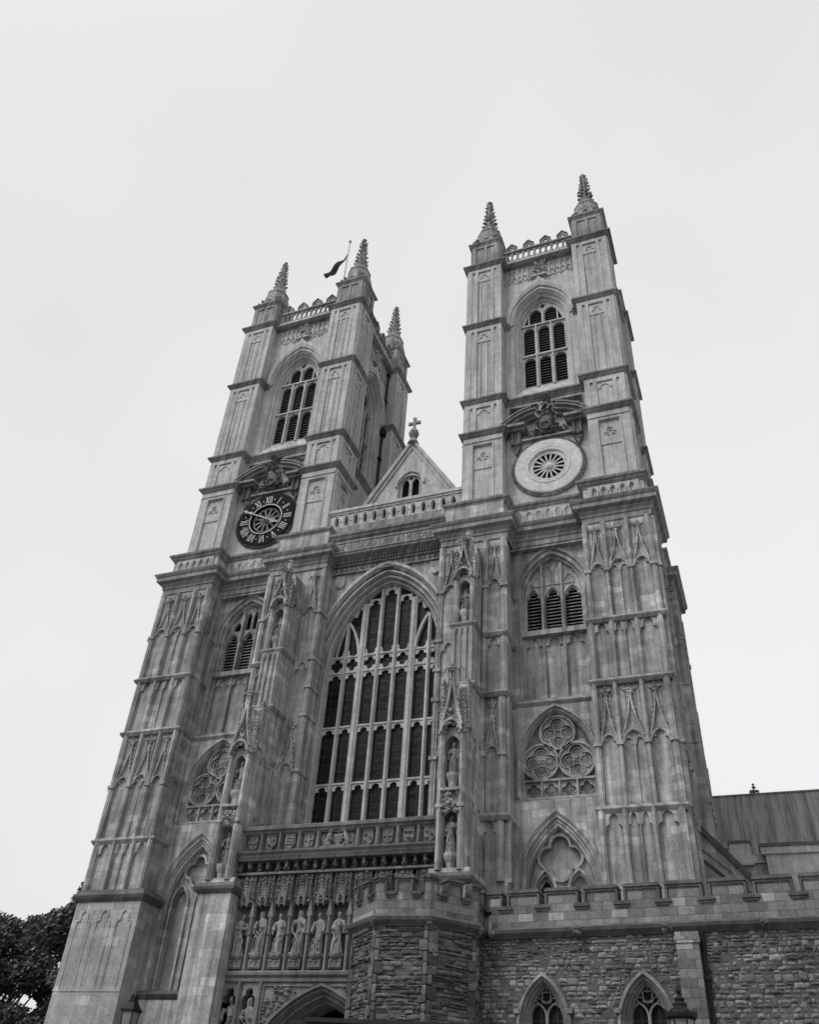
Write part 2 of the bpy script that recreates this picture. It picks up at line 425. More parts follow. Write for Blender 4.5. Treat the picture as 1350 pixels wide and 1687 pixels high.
def pier_skin(mb, f, uc, z0, z1, kind, w=PO):
    """sunk panels on one pier face"""
    hw = (PO-PI_)/2
    a, b = uc-hw+.004, uc+hw-.004
    if kind == 'c':
        pa, pz0, pz1 = .62, z0+.25, z1-.75; slits = []
    else:
        pa, pz0, pz1 = .5, z0+.25, z1-.34
        slits = [rect(uc+sg*.83-.1, uc+sg*.83+.1, z0+.25, z1-.3) for sg in (-1, 1)]
    mb.prism(f, rect(a, b, z0+.002, z1-.02), w-.02, w+.11, [rect(uc-pa, uc+pa, pz0, pz1)] + slits)
    for sg in slits:    # the slit is a shallow groove closed low down
        c = (sg[0][0]+sg[1][0])/2
        mb.box(f, c-.098, c+.098, z0+.25, z1-.62, w-.015, w+.065)
    if kind == 'c':
        mb.bar(f, [(uc-pa-.07, pz0), (uc-pa-.07, pz1+.07), (uc+pa+.07, pz1+.07), (uc+pa+.07, pz0)], .1, w+.1, w+.17)
        mb.box(f, a, b, z1-.42, z1-.34, w+.1, w+.17)
        ft = foil(uc, pz1-1.0, .42, 3, PI/2)
        mb.prism(f, rect(uc-pa+.004, uc+pa-.004, pz1-1.9, pz1-.5), w-.015, w+.06, [ft])
        for q in range(3): mb.blob(f.P(uc+.2*math.cos(PI/2+q*2.1), pz1-1.0+.2*math.sin(PI/2+q*2.1), w+.03), .1)
    elif z1-z0 > 4:
        zt = pz1-.02
        mb.prism(f, rect(uc-pa+.004, uc+pa-.004, zt-1.15, zt-.3), w-.015, w+.06, [foil(uc, zt-.72, .36, 3, PI/2)])
        mb.bar(f, [(uc-.24, zt-1.15), (uc-.24, pz0)], .05, w-.01, w+.06); mb.bar(f, [(uc+.24, zt-1.15), (uc+.24, pz0)], .05, w-.01, w+.06)
    else:
        zt = pz1
        cusp_plate(mb, f, uc-pa+.003, uc+pa-.003, zt-.2, zt-.75, w-.015, w+.06)
def shaft_box(mb, x0, x1, y0, y1, z0, z1): mb.box(Fr(0, 0), x0, x1, z0, z1, -y1, -y0)

def build_tower(s):
    tw = MB()
    zb, zt = 31.5, 57.5
    # corner piers
    for sx in (-1, 1):
        for sy in (-1, 1):
            x0, x1 = sorted((sx*PI_, sx*PO)); y0, y1 = sorted((sy*PI_, sy*PO))
            shaft_box(tw, x0, x1, y0, y1, zb, zt)
    for k in range(4):
        f = Fr(0, 0, k*A90)
        # recessed wall with the belfry opening
        tw.prism(f, rect(-PI_-.05, PI_+.05, zb, zt), RW-.9, RW, [popening(0, 2.0, 50.9, 53.95, 43.3)] )
        for z0, z1, kind in STG:
            for sg in (-1, 1): pier_skin(tw, f, sg*(PI_+PO)/2, z0, z1, kind)
        # blind arcade and crest under the top cornice
        if k != 2:
            for i in range(-6, 7):
                u = i*.41
                zlow = 55.3 if abs(i) > 1 else 55.75
                tw.bar(f, [(u, zlow+.35*(i % 2)), (u, 57.1)], .07, RW-.02, RW+.09)
                if i < 6:
                    tw.bar(f, pointed(u+.205, .17, 56.55, 56.85, 6), .06, RW-.02, RW+.08)
                    tw.bar(f, pointed(u+.205, .17, 55.85, 56.1, 6), .06, RW-.02, RW+.08)
                    tw.box(f, u+.12, u+.29, 55.45, 55.75, RW-.02, RW+.06)
            carved(tw, f, -.55, .55, 55.5, 57.2, RW+.05, 46, .16, .22)
            tw.box(f, -.62, .62, 55.38, 55.52, RW-.02, RW+.32)
            carved(tw, f, -2.3, 2.3, 55.2, 56.0, RW, 40, .09, .08)
    shaft_box(tw, -PO+.2, PO-.2, -PO+.2, PO-.2, 57.3, 57.52)
    t = part('tower', tw, 'up', church, 'right tower with the pale blind stone ring' if s > 0 else 'left tower carrying the black clock and the flagpole', mir=s < 0, loc=(s*TX, TY, 0))
    def sub(name, mb, mat, label=None): return part(name, mb, mat, t, label, mir=s < 0)
    P = tower_path()
    cm = MB(); cm.sweep(P, [(a*1.15, z+57.58) for a, z in SMALL], True); sub('cornice', cm, 'corn')
    for p in pier_paths(2.25):
        cm = MB(); cm.sweep(p, [(a, z+50.67) for a, z in SMALL]); sub('cornice', cm, 'corn')
    cm = MB(); cm.sweep(P, [(a, z+42.97) for a, z in SMALL], True); sub('cornice', cm, 'corn')
    for p in pier_paths(0):
        cm = MB(); cm.sweep(p, [(a*1.05, z+39.94) for a, z in SMALL]); sub('cornice', cm, 'corn')
    # pierced parapets
    for k in range(4):
        f = Fr(0, 0, k*A90); pm = MB(); wa, wb = RW-.04, RW+.1
        holes = []
        n = 11
        for i in range(n):
            u = -2.45+4.9*(i+.5)/n
            holes.append([(u+.15*math.cos(q*PI/8), 58.68+.42*math.sin(q*PI/8)) for q in range(16)])
        pm.prism(f, rect(-PI_, PI_, 57.62, 59.2), wa, wb, holes, back=True)
        pm.box(f, -PI_, PI_, 59.2, 59.36, wa-.1, wb+.1)
        pm.box(f, -PI_, PI_, 57.98, 58.1, wb-.02, wb+.07)
        for c in (-2.0, -.67, .67, 2.0):
            pm.prism(f, [(c-.34, 59.36), (c+.34, 59.36), (c+.34, 59.82), (c, 60.2), (c-.34, 59.82)], wa, wb, [foil(c, 59.7, .2, 3, PI/2)], back=True)
            pm.bar(f, [(c-.4, 59.38), (c-.4, 59.84), (c, 60.28), (c+.4, 59.84), (c+.4, 59.38)], .09, wa-.05, wb+.08)
            for u, z in ((-.4, 59.9), (.4, 59.9), (0, 60.38), (-.2, 60.12), (.2, 60.12)): pm.blob(f.P(c+u, z, wb-.04), .08)
        sub('parapet', pm, 'corn')
    # corner pinnacles
    pc = (PI_+PO)/2
    for sx in (-1, 1):
        for sy in (-1, 1):
            pm = MB(); c = (sx*pc, sy*pc, 0)
            g = Fr(c[0], c[1])
            pm.box(g, -1.12, 1.12, 57.6, 60.55, -1.12, 1.12)
            for q in range(4):
                gq = Fr(c[0], c[1], q*A90)
                pm.prism(gq, rect(-1.1, 1.1, 57.7, 60.5), 1.1, 1.2, [rect(-.75, -.1, 58.0, 60.1), rect(.1, .75, 58.0, 60.1)])
                pm.box(gq, -.5, .5, 60.9, 62.0, .72, 1.02)
                for e in (-1, 1):   # scrolls at the corners
                    pm.blob(gq.P(e*.95, 61.15, .95), .28); pm.blob(gq.P(e*.8, 61.75, .8), .22)
                pm.prism(gq, [(-.55, 60.8), (.55, 60.8), (.55, 61.5), (0, 62.15), (-.55, 61.5)], .85, 1.1, [circ(0, 61.3, .2, 10)])
            sq = [(-1.12, -1.12), (1.12, -1.12), (1.12, 1.12), (-1.12, 1.12)]
            pm.sweep(sq, [(a*.8, z+60.72) for a, z in SMALL], True, (c[0], c[1], 0))
            pm.lathe(c, [(1.1, 60.75), (1.12, 61.6), (1.15, 61.9), (1.05, 62.35), (.95, 62.8), (1.02, 62.95), (.98, 63.1), (.62, 63.5), (.55, 63.9), (.6, 64.05), (.5, 64.2)], 8)
            pm.lathe(c, [(.52, 64.1), (.4, 65.2), (.3, 66.2), (.2, 67.2), (.12, 67.9), (.16, 67.98), (.05, 68.2), (.03, 68.25)], 8)
            for lv in range(7):
                z = 64.4+lv*.53; r = .5-.42*(z-64.1)/3.9
                for q in range(8):
                    a = PI/8+q*PI/4+rnd.uniform(-.12, .12); e = r+.07+rnd.uniform(-.02, .05)
                    pm.blob((c[0]+e*math.cos(a), c[1]+e*math.sin(a), z+rnd.uniform(-.08, .08)), .15-.01*lv, (1, 1, .8))
                    pm.blob((c[0]+(e+.07)*math.cos(a), c[1]+(e+.07)*math.sin(a), z+.12), .07)
            for q in range(4): pm.blob((c[0]+.13*math.cos(q*A90), c[1]+.13*math.sin(q*A90), 68.0), .1)
            pn = sub('pinnacle', pm, 'corn')
            # weather vane goes with the pinnacle's own mesh
    # belfry windows
    for k in range(4):
        f = Fr(0, 0, k*A90)
        wm = MB()
        sill = 43.3
        wm.loft(f, [(popening(0, 2.02, 50.9, 53.98, sill), RW+.02), (popening(0, 1.93, 50.9, 53.85, sill), RW-.12), (popening(0, 1.93, 50.9, 53.85, sill), RW-.22), (popening(0, 1.76, 50.95, 53.65, sill), RW-.36), (popening(0, 1.76, 50.95, 53.65, sill), RW-.5), (popening(0, 1.6, 51.0, 53.45, sill), RW-.66), (popening(0, 1.6, 51.0, 53.45, sill), RW-.95)])
        holes = []
        for uc in (-1.08, 0, 1.08):
            holes.append(opening(uc, .4, 47.25, 47.6, 44.75, .0, 12)); holes.append(opening(uc, .4, 50.4, 50.78, 47.98, .0, 12))
        for sg in (-1, 1):
            holes.append(opening(sg*.56, .44, 52.2, 52.72, 51.18, .05, 12))
            holes.append([(sg*1.1, 51.18), (sg*1.42, 51.18), (sg*1.12, 52.15)])
        holes.append([(0, 52.72), (.22, 53.0), (0, 53.25), (-.22, 53.0)])
        wm.prism(f, popening(0, 1.72, 51.0, 53.6, 44.3), RW-.95, RW-.74, holes)
        for u in (-.55, .55): wm.box(f, u-.07, u+.07, 44.6, 50.95, RW-.75, RW-.62)
        wm.box(f, 0-.05, .05, 50.95, 52.6, RW-.75, RW-.64)
        for z in (47.78, 50.98): wm.box(f, -1.62, 1.62, z-.07, z+.07, RW-.75, RW-.6)
        P = f.P       # sloped sill
        wm.add([P(-1.99, 43.32, RW+.03), P(1.99, 43.32, RW+.03), P(1.7, 44.6, RW-.74), P(-1.7, 44.6, RW-.74), P(-1.99, 43.1, RW+.03), P(1.99, 43.1, RW+.03)], [(0,1,2,3), (4,5,1,0)])
        wm.box(f, -2.1, 2.1, 43.1, 43.3, RW-.1, RW+.1)
        w = part('belfry_window', wm, 'up', church, None, mir=s < 0, loc=(s*TX, TY, 0))
        lm = MB()
        for i in range(34):
            z = 44.6+i*.265
            for ua, ub in ((-1.5, -.68), (-.4, .4), (.68, 1.5)) if z < 51 else ((-1.0, -.12), (.12, 1.0)):
                if z > 52.9: continue
                P = f.P
                lm.add([P(ua, z, RW-.97), P(ub, z, RW-.97), P(ub, z+.17, RW-1.25), P(ua, z+.17, RW-1.25), P(ua, z-.045, RW-.97), P(ub, z-.045, RW-.97), P(ub, z+.125, RW-1.25), P(ua, z+.125, RW-1.25)],
                       [(0,1,2,3), (7,6,5,4), (4,5,1,0)])
        part('louvre', lm, 'louv', w, mir=s < 0)
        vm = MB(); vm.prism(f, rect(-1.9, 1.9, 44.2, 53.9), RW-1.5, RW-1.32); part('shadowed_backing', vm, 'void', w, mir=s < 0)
        hm = MB()
        hood = lambda a, ap: [(a, 50.6)] + pointed(0, a, 51.0, ap, 18) + [(-a, 50.6)]
        hm.loft(f, [(hood(2.02, 54.0), RW-.01), (hood(2.05, 54.05), RW+.1), (hood(2.2, 54.3), RW+.06), (hood(2.25, 54.35), RW+.2), (hood(2.42, 54.75), RW+.28), (hood(2.52, 54.95), RW+.24), (hood(2.54, 54.98), RW-.01)])
        hm.prism(f, [(-.5, 54.75), (.5, 54.75), (.14, 55.1), (0, 55.5), (-.14, 55.1)], RW-.01, RW+.25)
        part('hood_mould', hm, 'up', w, mir=s < 0)
    return t
for s in (1, -1): build_tower(s)

# ---------------------------------------------------------------- clock, ring, broken pediments
def rope(mb, f, r0, r1, zc, uc, n=64):
    for i in range(n):
        a = 2*PI*i/n
        mb.blob(f.P(uc+(r0+r1)/2*math.cos(a), zc+(r0+r1)/2*math.sin(a), .1), .13)
CLK = 36.68
def ring(mb, f, uc, zc, prof, n=64):
    """turned ring: profile (radius, w)"""
    rings = [([(uc+r*math.cos(2*PI*i/n), zc+r*math.sin(2*PI*i/n)) for i in range(n)], w) for r, w in prof]
    mb.loft(f, rings, True)
def wheel(mb, f, uc, zc, r, n, w0, w1, wid=.06):
    for i in range(n):
        a = 2*PI*i/n
        c, sn = math.cos, math.sin
        for d in (-1, 1):
            pts = []
            for q in range(7):
                t = q/6; rr = r*(.22+.74*t); da = d*(PI/n)*(.86*math.sin(PI*min(1, t*.78))**.7)
                pts.append((uc+rr*c(a+da), zc+rr*sn(a+da)))
            mb.bar(f, pts, wid*.7, w0, w1)
    ring(mb, f, uc, zc, [(r*.26, w0), (r*.26, w1), (r*.2, w1+.08), (r*.08, w1+.14), (.001, w1+.15)], 20)
    ring(mb, f, uc, zc, [(r*1.06, w0), (r*1.06, w1+.02), (r*.95, w1+.02), (r*.95, w0)], 48)
FW = TY-RW                # y of the recessed tower wall
fS = Fr(TX, FW); fN = Fr(-TX, FW)
rm = MB()
ring(rm, fS, 0, CLK, [(2.12, -.02), (2.12, .16), (2.05, .2), (1.5, .2), (1.42, .17), (1.38, .22), (1.26, .22), (1.2, .1), (1.14, .1), (1.06, -.02), (1.06, -.4)])
rg = part('blank_dial_ring', rm, 'ringst', church)
rm = MB(); ring(rm, fS, 0, CLK, [(2.33, -.02), (2.33, .08), (2.13, .1)]); rope(rm, fS, 2.12, 2.34, CLK, 0); part('rope_border', rm, 'corn', rg)
rm = MB(); wheel(rm, fS, 0, CLK, 1.04, 16, .0, .07); part('wheel_tracery', rm, 'ringst', rg)
rm = MB(); rm.prism(fS, circ(0, CLK, 1.1, 40), .005, .015); part('shadowed_backing', rm, 'void', rg)
# clock
cm = MB()
ring(cm, fN, 0, CLK, [(2.2, -.02), (2.2, .16), (2.1, .2), (1.2, .2), (1.2, .02)])
clock = part('clock', cm, 'black', church, 'black clock dial with pale roman numerals')
cm = MB(); rope(cm, fN, 2.15, 2.35, CLK, 0, 60); ring(cm, fN, 0, CLK, [(2.36, -.02), (2.36, .06), (2.18, .1)]); part('rope_border', cm, 'cope', clock)
cm = MB(); ring(cm, fN, 0, CLK, [(1.27, .2), (1.27, .26), (1.2, .26), (1.2, .2)]); ring(cm, fN, 0, CLK, [(1.06, .0), (1.06, .1), (1.0, .1), (1.0, .0)])
part('dial_rim', cm, 'gilt', clock)
cm = MB(); wheel(cm, fN, 0, CLK, 1.0, 12, .02, .08, .085); part('wheel_tracery', cm, 'corn', clock)
cm = MB(); cm.prism(fN, circ(0, CLK, 1.19, 40), .003, .012); part('dark_backing', cm, 'void', clock)
ROM = ['XII', 'I', 'II', 'III', 'IIII', 'V', 'VI', 'VII', 'VIII', 'IX', 'X', 'XI']
cm = MB()
for h, txt in enumerate(ROM):
    a = PI/2-h*PI/6
    ex = (math.cos(a), math.sin(a)); ey = (math.sin(a), -math.cos(a))    # radial, and clockwise tangent
    wd = {'I': .13, 'V': .3, 'X': .3}
    tot = sum(wd[c] for c in txt); x = -tot/2
    def pt(t, r): return (ex[0]*r+ey[0]*t, CLK+ex[1]*r+ey[1]*t)
    for c in txt:
        l, rr, m_ = x+.03, x+wd[c]-.03, x+wd[c]/2
        if c == 'I': cm.bar(fN, [pt(m_, 1.38), pt(m_, 1.98)], .055, .19, .23)
        if c == 'V': cm.bar(fN, [pt(l, 1.98), pt(m_, 1.38)], .07, .19, .23); cm.bar(fN, [pt(rr, 1.98), pt(m_, 1.38)], .05, .19, .232)
        if c == 'X': cm.bar(fN, [pt(l, 1.98), pt(rr, 1.38)], .07, .19, .23); cm.bar(fN, [pt(rr, 1.98), pt(l, 1.38)], .05, .19, .232)
        x += wd[c]
    b = a-PI/12
    cm.prism(fN, [(1.68*math.cos(b)+.06*math.cos(q*PI/2), CLK+1.68*math.sin(b)+.06*math.sin(q*PI/2)) for q in range(4)], .19, .23)
part('roman_numerals', cm, 'gilt', clock)
for nm, ang, L, wd in (('minute_hand', R(152), 1.95, .1), ('hour_hand', R(-26), 1.2, .14)):
    cm = MB(); c, sn = math.cos(ang), math.sin(ang); w0 = .3 if nm == 'hour_hand' else .36
    g = lambda r, t=0: (r*c-t*sn, CLK+r*sn+t*c)
    cm.bar(fN, [g(-.35), g(L)], wd*.7, w0, w0+.04)
    if nm == 'minute_hand':
        cm.prism(fN, [g(1.15, 0), g(1.3, .14), g(1.45, 0), g(1.3, -.14)], w0, w0+.07); cm.prism(fN, [g(1.7, -.14), g(2.0, 0), g(1.7, .14), g(1.75, 0)], w0, w0+.06)
    else:
        cm.bar(fN, circ(g(.75)[0], g(.75)[1], .16, 12), .06, w0, w0+.06, True)
    part(nm, cm, 'gilt', clock)
# broken segmental pediments over both dials
for s, f in ((1, fS), (-1, fN)):
    pm = MB()
    for sg in (-1, 1):
        arc = lambda r: [(sg*r*math.cos(R(a)), 37.35+r*math.sin(R(a))) for a in range(46, 80, 3)]
        pm.bar(f, arc(3.72), .2, -.02, .62); pm.bar(f, arc(3.92), .18, -.02, .82); pm.bar(f, arc(4.06), .1, -.02, .9)
        pm.bar(f, arc(3.5), .12, -.02, .35)
        pm.box(f, min(sg*1.25, sg*2.55), max(sg*1.25, sg*2.55), 39.96, 40.16, -.02, .8)
        pm.box(f, min(sg*1.35, sg*2.45), max(sg*1.35, sg*2.45), 39.78, 39.96, -.02, .55)
    pm.box(f, -1.6, 1.6, 38.98, 39.12, -.02, .28)
    ped = part('broken_pediment', pm, 'corn', church)
    for sg in (-1, 1):
        cm = MB(); u0, u1 = sorted((sg*1.62, sg*2.3))
        cm.box(f, u0, u1, 38.75, 39.78, -.02, .3); cm.box(f, u0+.06, u0+.2, 38.75, 39.75, .3, .42); cm.box(f, u1-.2, u1-.06, 38.75, 39.75, .3, .42)
        carved(cm, f, u0+.1, u1-.1, 38.3, 38.75, .05, 14, .13, .12)
        cm.prism(f, [(u0, 38.75), (u1, 38.75), (sg*2.0, 37.95)], -.02, .2)
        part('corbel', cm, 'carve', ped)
    cm = MB()
    carved(cm, f, -.6, .6, 39.2, 41.0, .15, 60, .16, .35); carved(cm, f, -.42, .42, 40.9, 42.6, .2, 46, .17, .4)
    carved(cm, f, -1.5, 1.5, 39.2, 39.9, .05, 60, .16, .22)
    cm.lathe(f.P(0, 40.0, .28), [(.1, -.75), (.42, -.45), (.52, 0), (.42, .5), (.1, .8)], 10, 0, 1, .5)
    cm.bar(f, circ(0, 39.75, .3, 14), .08, .45, .6, True)
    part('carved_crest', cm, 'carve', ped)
    for sg in (-1, 1):
        cm = MB(); top = 42.15
        poly = [(sg*.55, top), (sg*2.3, top), (sg*2.3, 41.0), (sg*1.5, 41.5), (sg*.55, 41.75)]
        for _ in range(150):
            u = rnd.uniform(.5, 2.28); z = rnd.uniform(40.6, top)
            if (u*u + (z-37.35)**2)**.5 > 4.1: cm.blob(f.P(sg*u, z, rnd.uniform(.0, .1)), rnd.uniform(.06, .14))
        cm.bar(f, [(sg*.5, top+.05), (sg*2.36, top+.05), (sg*2.36, 40.7)], .1, -.02, .1)
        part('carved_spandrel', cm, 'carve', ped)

# ---------------------------------------------------------------- lower towers, frieze and great cornice
BIG = [(0, -1.35), (.07, -1.35), (.07, -1.0), (.14, -.98), (.16, -.82), (.26, -.7), (.28, -.62), (.55, -.5), (.57, -.24), (.62, -.22), (.72, -.08), (.75, 0), (.7, .02), (-.15, .12)]
MIDC = [(-.02, -.5), (.04, -.5), (.06, -.42), (.18, -.3), (.18, -.22), (.3, -.14), (.34, 0), (.3, .02), (-.4, .1)]
STR = [(0, -.22), (.05, -.2), (.14, -.1), (.2, -.02), (.18, .02), (0, .16)]
def frieze_loops(mb, f, ua, ub, n, z0=32.25, z1=33.02, w=0.0, th=.1, through=False):
    """plate with linked upright loops and small dots between them"""
    zc = (z0+z1)/2; hh = (z1-z0)/2-.03; st = (ub-ua)/n; holes = []
    for i in range(n):
        u = ua+(i+.5)*st
        holes.append([(u+.13*math.cos(a*PI/8), zc+hh*.9*math.sin(a*PI/8)*(1 if abs(math.sin(a*PI/8)) < .8 else .95)) for a in range(16)])
        mb.bar(f, [(u+.2*math.cos(a*PI/10), zc+hh*1.12*math.sin(a*PI/10)) for a in range(20)], .06, w+th-.02, w+th+.05, True)
        if i < n-1:
            holes.append(circ(u+st/2, zc, .06, 8))
    mb.prism(f, rect(ua-.12, ub+.12, z0-.12, z1+.12), w if not through else w-.1, w+th, holes, back=through)

def zone_skin(mb, f, pil, zones, w=0.0):
    """pilaster strips with decorated panels between them.  zones: (z0, z1, kind, du)"""
    for z0, z1, kind, du in zones:
        for i, (a, b) in enumerate(pil):
            mb.box(f, a+du, b+du, z0, z1, w-.03, w+.2)
            mb.box(f, (a+b)/2+du-.055, (a+b)/2+du+.055, z0, z1, w+.19, w+.245)
            if kind in 'ga':
                zc = z0+(2.95 if z1-z0 > 5.4 else (z1-z0)*.5) if kind == 'g' else z1-.5
                mb.box(f, a+du-.05, b+du+.05, zc-.1, zc+.05, w-.02, w+.3)
        for (a, b), (c, d) in zip(pil, pil[1:]):
            ua, ub = b+du, c+du
            if kind == 'g':        # plain below, little arch, crocketed gable above
                zc = z0+(z1-z0)*.5
                canopy(mb, f, ua+.02, ub-.02, zc, z1-.22, w+.01, .15)
                if ub-ua > .95:
                    um = (ua+ub)/2
                    mb.box(f, um-.05, um+.05, z0, zc+.1, w-.02, w+.08)
                    for q in (-1, 1): mb.bar(f, pointed(um+q*(ub-ua)/4, (ub-ua)/4-.06, zc-.15, zc+.3, 6), .06, w-.02, w+.09)
                mb.bar(f, [(ua+.06, z0), (ua+.06, zc)], .06, w-.02, w+.07); mb.bar(f, [(ub-.06, z0), (ub-.06, zc)], .06, w-.02, w+.07)
            elif kind == 'c':      # cusped heads under the string
                um = (ua+ub)/2
                if ub-ua > .95:
                    mb.box(f, um-.04, um+.04, z0, z1-.6, w-.02, w+.1)
                    cusp_plate(mb, f, ua, um, z1-.05, z1-.95, w-.02, w+.13); cusp_plate(mb, f, um+.002, ub, z1-.05, z1-.95, w-.02, w+.13)
                else: cusp_plate(mb, f, ua, ub, z1-.05, z1-.95, w-.02, w+.13)
                mb.bar(f, [(ua+.05, z0), (ua+.05, z1-.9)], .05, w-.02, w+.07); mb.bar(f, [(ub-.05, z0), (ub-.05, z1-.9)], .05, w-.02, w+.07)
def wall_path(s):
    return [(3.72, 1.3), (3.72, .4), (7.55, .4), (7.55, 1.65), (11.9, 1.65), (11.9, .5), (15.5, .5), (15.5, 4.1), (14.2, 4.1), (14.2, 8.4), (15.6, 8.4), (15.6, 12.2), (5.0, 12.2)]
OUT_ZONES_ = [(24.35, 30.45, 'g', .0), (20.95, 24.3, 'c', -.06), (14.85, 20.9, 'g', -.16), (12.05, 14.8, 'c', -.26)]
OUT_LOW = {1: [(24.35, 30.45, 'g', .0), (20.95, 24.3, 'c', -.06), (14.85, 20.9, 'g', -.16), (10.0, 14.8, 'c', -.26)]}
OUT_PIL = [(11.83, 12.08), (12.85, 13.06), (14.09, 14.3), (15.2, 15.47)]
def build_base(s):
    mir = s < 0
    nm = 'right' if s > 0 else 'left'
    m = MB(); F0 = Fr(0, 0); OUT_ZONES = OUT_LOW.get(s, OUT_ZONES_); drop = -2.0 if s > 0 else 0
    # core and recessed wall, in three set-backs
    shaft_box(m, 4.2, 14.2, 3.2, 12.0, 0, 33.4)
    wl = lambda y: Fr(0, y)
    m.prism(wl(2.0), rect(7.4, 12.0, 21.0, 30.6), -1.25, 0, [popening(9.66, 1.95, 27.55, 30.42, 21.25)])
    m.prism(wl(1.85), rect(7.4, 12.0, 15.9, 21.0), -1.35, 0, [popening(9.55, 1.86, 17.9, 20.62, 16.15)])
    m.prism(wl(1.5), rect(7.4, 12.0, 7.6, 15.9), -1.65, 0, [popening(9.45, 1.95, 11.6, 15.25, 7.95)])
    m.prism(wl(1.4), rect(7.4, 12.0, 0, 7.6), -1.7, 0)
    # entablature zone behind the frieze
    m.prism(wl(1.65), rect(7.4, 12.0, 30.4, 33.55), -.9, 0)
    b = part('tower_base', m, 'mid', church, nm+' tower base with blind windows', mir=mir)
    def sub(name, mb, mat, label=None): return part(name, mb, mat, b, label, mir=mir)
    # outer buttress to the front
    m = MB(); f = Fr(0, .5)
    for z0, z1, k, du in OUT_ZONES:
        shaft_box(m, 11.85+du, 15.45+du, .5-(30-z1)*.008, 4.1, z0-.1, z1+.12)
    for z0, z1, k, du in OUT_ZONES:
        zone_skin(m, Fr(0, .5-(30-z1)*.008), OUT_PIL, [(z0, z1, k, du)])
    shaft_box(m, 12.05, 15.3, .7, 3.9, 30.4, 33.5)
    # moulded inner return of the buttress
    g = Fr(11.85, 0, -A90)     # faces the recess: out is -x
    for z0, z1, k, du in OUT_ZONES:
        gg = Fr(11.85+du, 0, -A90)
        m.box(gg, -.75, -.52, z0, z1, -.02, .07)
        if k == 'c': cusp_plate(m, gg, -1.5, -.8, z1-.05, z1-.8, -.02, .06)
        else: canopy(m, gg, -1.45, -.8, (z0+z1)/2, z1-.3, .0, .08)
    # other outward (side) face of the buttress
    for z0, z1, k, du in OUT_ZONES:
        ge = Fr(15.45+du, 0, A90)
        zone_skin(m, ge, [(.5, .72), (1.5, 1.68), (2.75, 2.93), (3.85, 4.08)], [(z0, z1, k, 0)])
    sub('buttress', m, 'mid', 'outer front buttress with crocketed gable panels')
    # plain foot of that buttress
    m = MB(); shaft_box(m, 11.22, 15.12, .02, 4.3, 0, 11.9+drop)
    fb = Fr(0, .02)
    for i in range(3 if s < 0 else 0):
        ua = 11.35+i*1.22; ub = ua+1.2
        cur = cusped((ua+ub)/2, .42, 10.55, 11.35, d=.35)
        m.bar(fb, cur, .07, -.01, .06)
        m.bar(fb, [(ua+.18, 10.55), (ua+.18, 7.85)], .05, -.01, .03); m.bar(fb, [(ub-.18, 10.55), (ub-.18, 7.85)], .05, -.01, .03)
    m.box(fb, 11.21, 15.13, 7.72, 7.84, -.05, .03)
    sub('buttress_foot', m, 'low')
    m = MB(); m.sweep([(11.25, 1.6), (11.25, .05), (15.1, .05), (15.1, 4.3)], [(a_, z_+drop) for a_, z_ in ((0, 11.72), (.08, 11.72), (.2, 11.86), (.26, 12.0), (.22, 12.06), (-.02, 12.32), (-.3, 12.4))]); sub('string_course', m, 'cope')
    # rear buttress on the flank
    m = MB()
    shaft_box(m, 13.5, 15.3, 8.55, 12.0, 30, 33.4); shaft_box(m, 13.5, 15.58, 8.42, 12.2, 0, 30.4)
    for z0, z1, k, du in OUT_ZONES:
        zone_skin(m, Fr(15.6-du*.6, 8.4, A90), [(.0, .25), (1.05, 1.2), (2.3, 2.45), (3.5, 3.75)], [(z0, z1, k, 0)])
        m.box(Fr(0, 8.4), 14.6, 15.75-du*.6, z0, z1, -2, .03)
        m.box(Fr(0, 8.4), 14.9, 15.1, z0, z1, -.02, .12)
    m.prism(Fr(14.15, 4.1, A90), rect(.0, 4.3, 12, 30), -.05, .06, [popening(2.15, 1.3, 26, 28.5, 22), popening(2.15, 1.4, 17.5, 19.6, 13)])
    sub('flank_buttress', m, 'mid')
    # inner buttress beside the great window
    m = MB()
    shaft_box(m, 3.85, 7.4, .42, 3.4, 0, 33.5)
    IZ = [(24.35, 30.45, 'g', 0), (20.95, 24.3, 'c', -.04), (14.85, 20.9, 'g', -.12), (12.05, 14.8, 'c', -.2)]
    m.box(Fr(0, .42), 3.62, 3.9, 0, 30.45, -1.5, .12); m.box(Fr(0, .42), 3.7, 3.8, 0, 30.45, .11, .17)
    for z0, z1, k, du in IZ:
        zone_skin(m, Fr(0, .42), [(6.25, 6.5), (7.26+du*.4, 7.58+du*.4)], [(z0, z1, k, du)])
        if k == 'g': canopy(m, Fr(0, .42), 3.95, 4.75, (z0+z1)/2, z1-.25, .01, .14)
        else: cusp_plate(m, Fr(0, .42), 3.92, 4.75, z1-.05, z1-.85, -.02, .12)
        for zz in (z0, (z0+z1)/2): m.box(Fr(0, .42), 3.55, 3.97, zz-.1, zz+.08, -1.0, .22)
        # return face towards the tower wall
        gr = Fr(7.4, 0, A90)
        m.box(gr, .5, .72, z0, z1, -.02, .16); m.box(gr, 1.1, 1.25, z0, z1, -.02, .1)
    sub('buttress', m, 'mid', 'inner front buttress beside the great window')
    # string courses
    for z, (xa, xb) in ((24.35, (11.8, 15.5)), (20.95, (11.72, 15.42)), (14.85, (11.6, 15.3))):
        m = MB(); m.sweep([(xa, 2.0), (xa, .28), (xb, .28), (xb, 4.3)], [(a*.8, q+z) for a, q in STR]); sub('string_course', m, 'corn')
        m = MB(); m.sweep([(6.2, .2), (7.45, .2), (7.45, 2.0)], [(a*.8, q+z) for a, q in STR]); sub('string_course', m, 'corn')
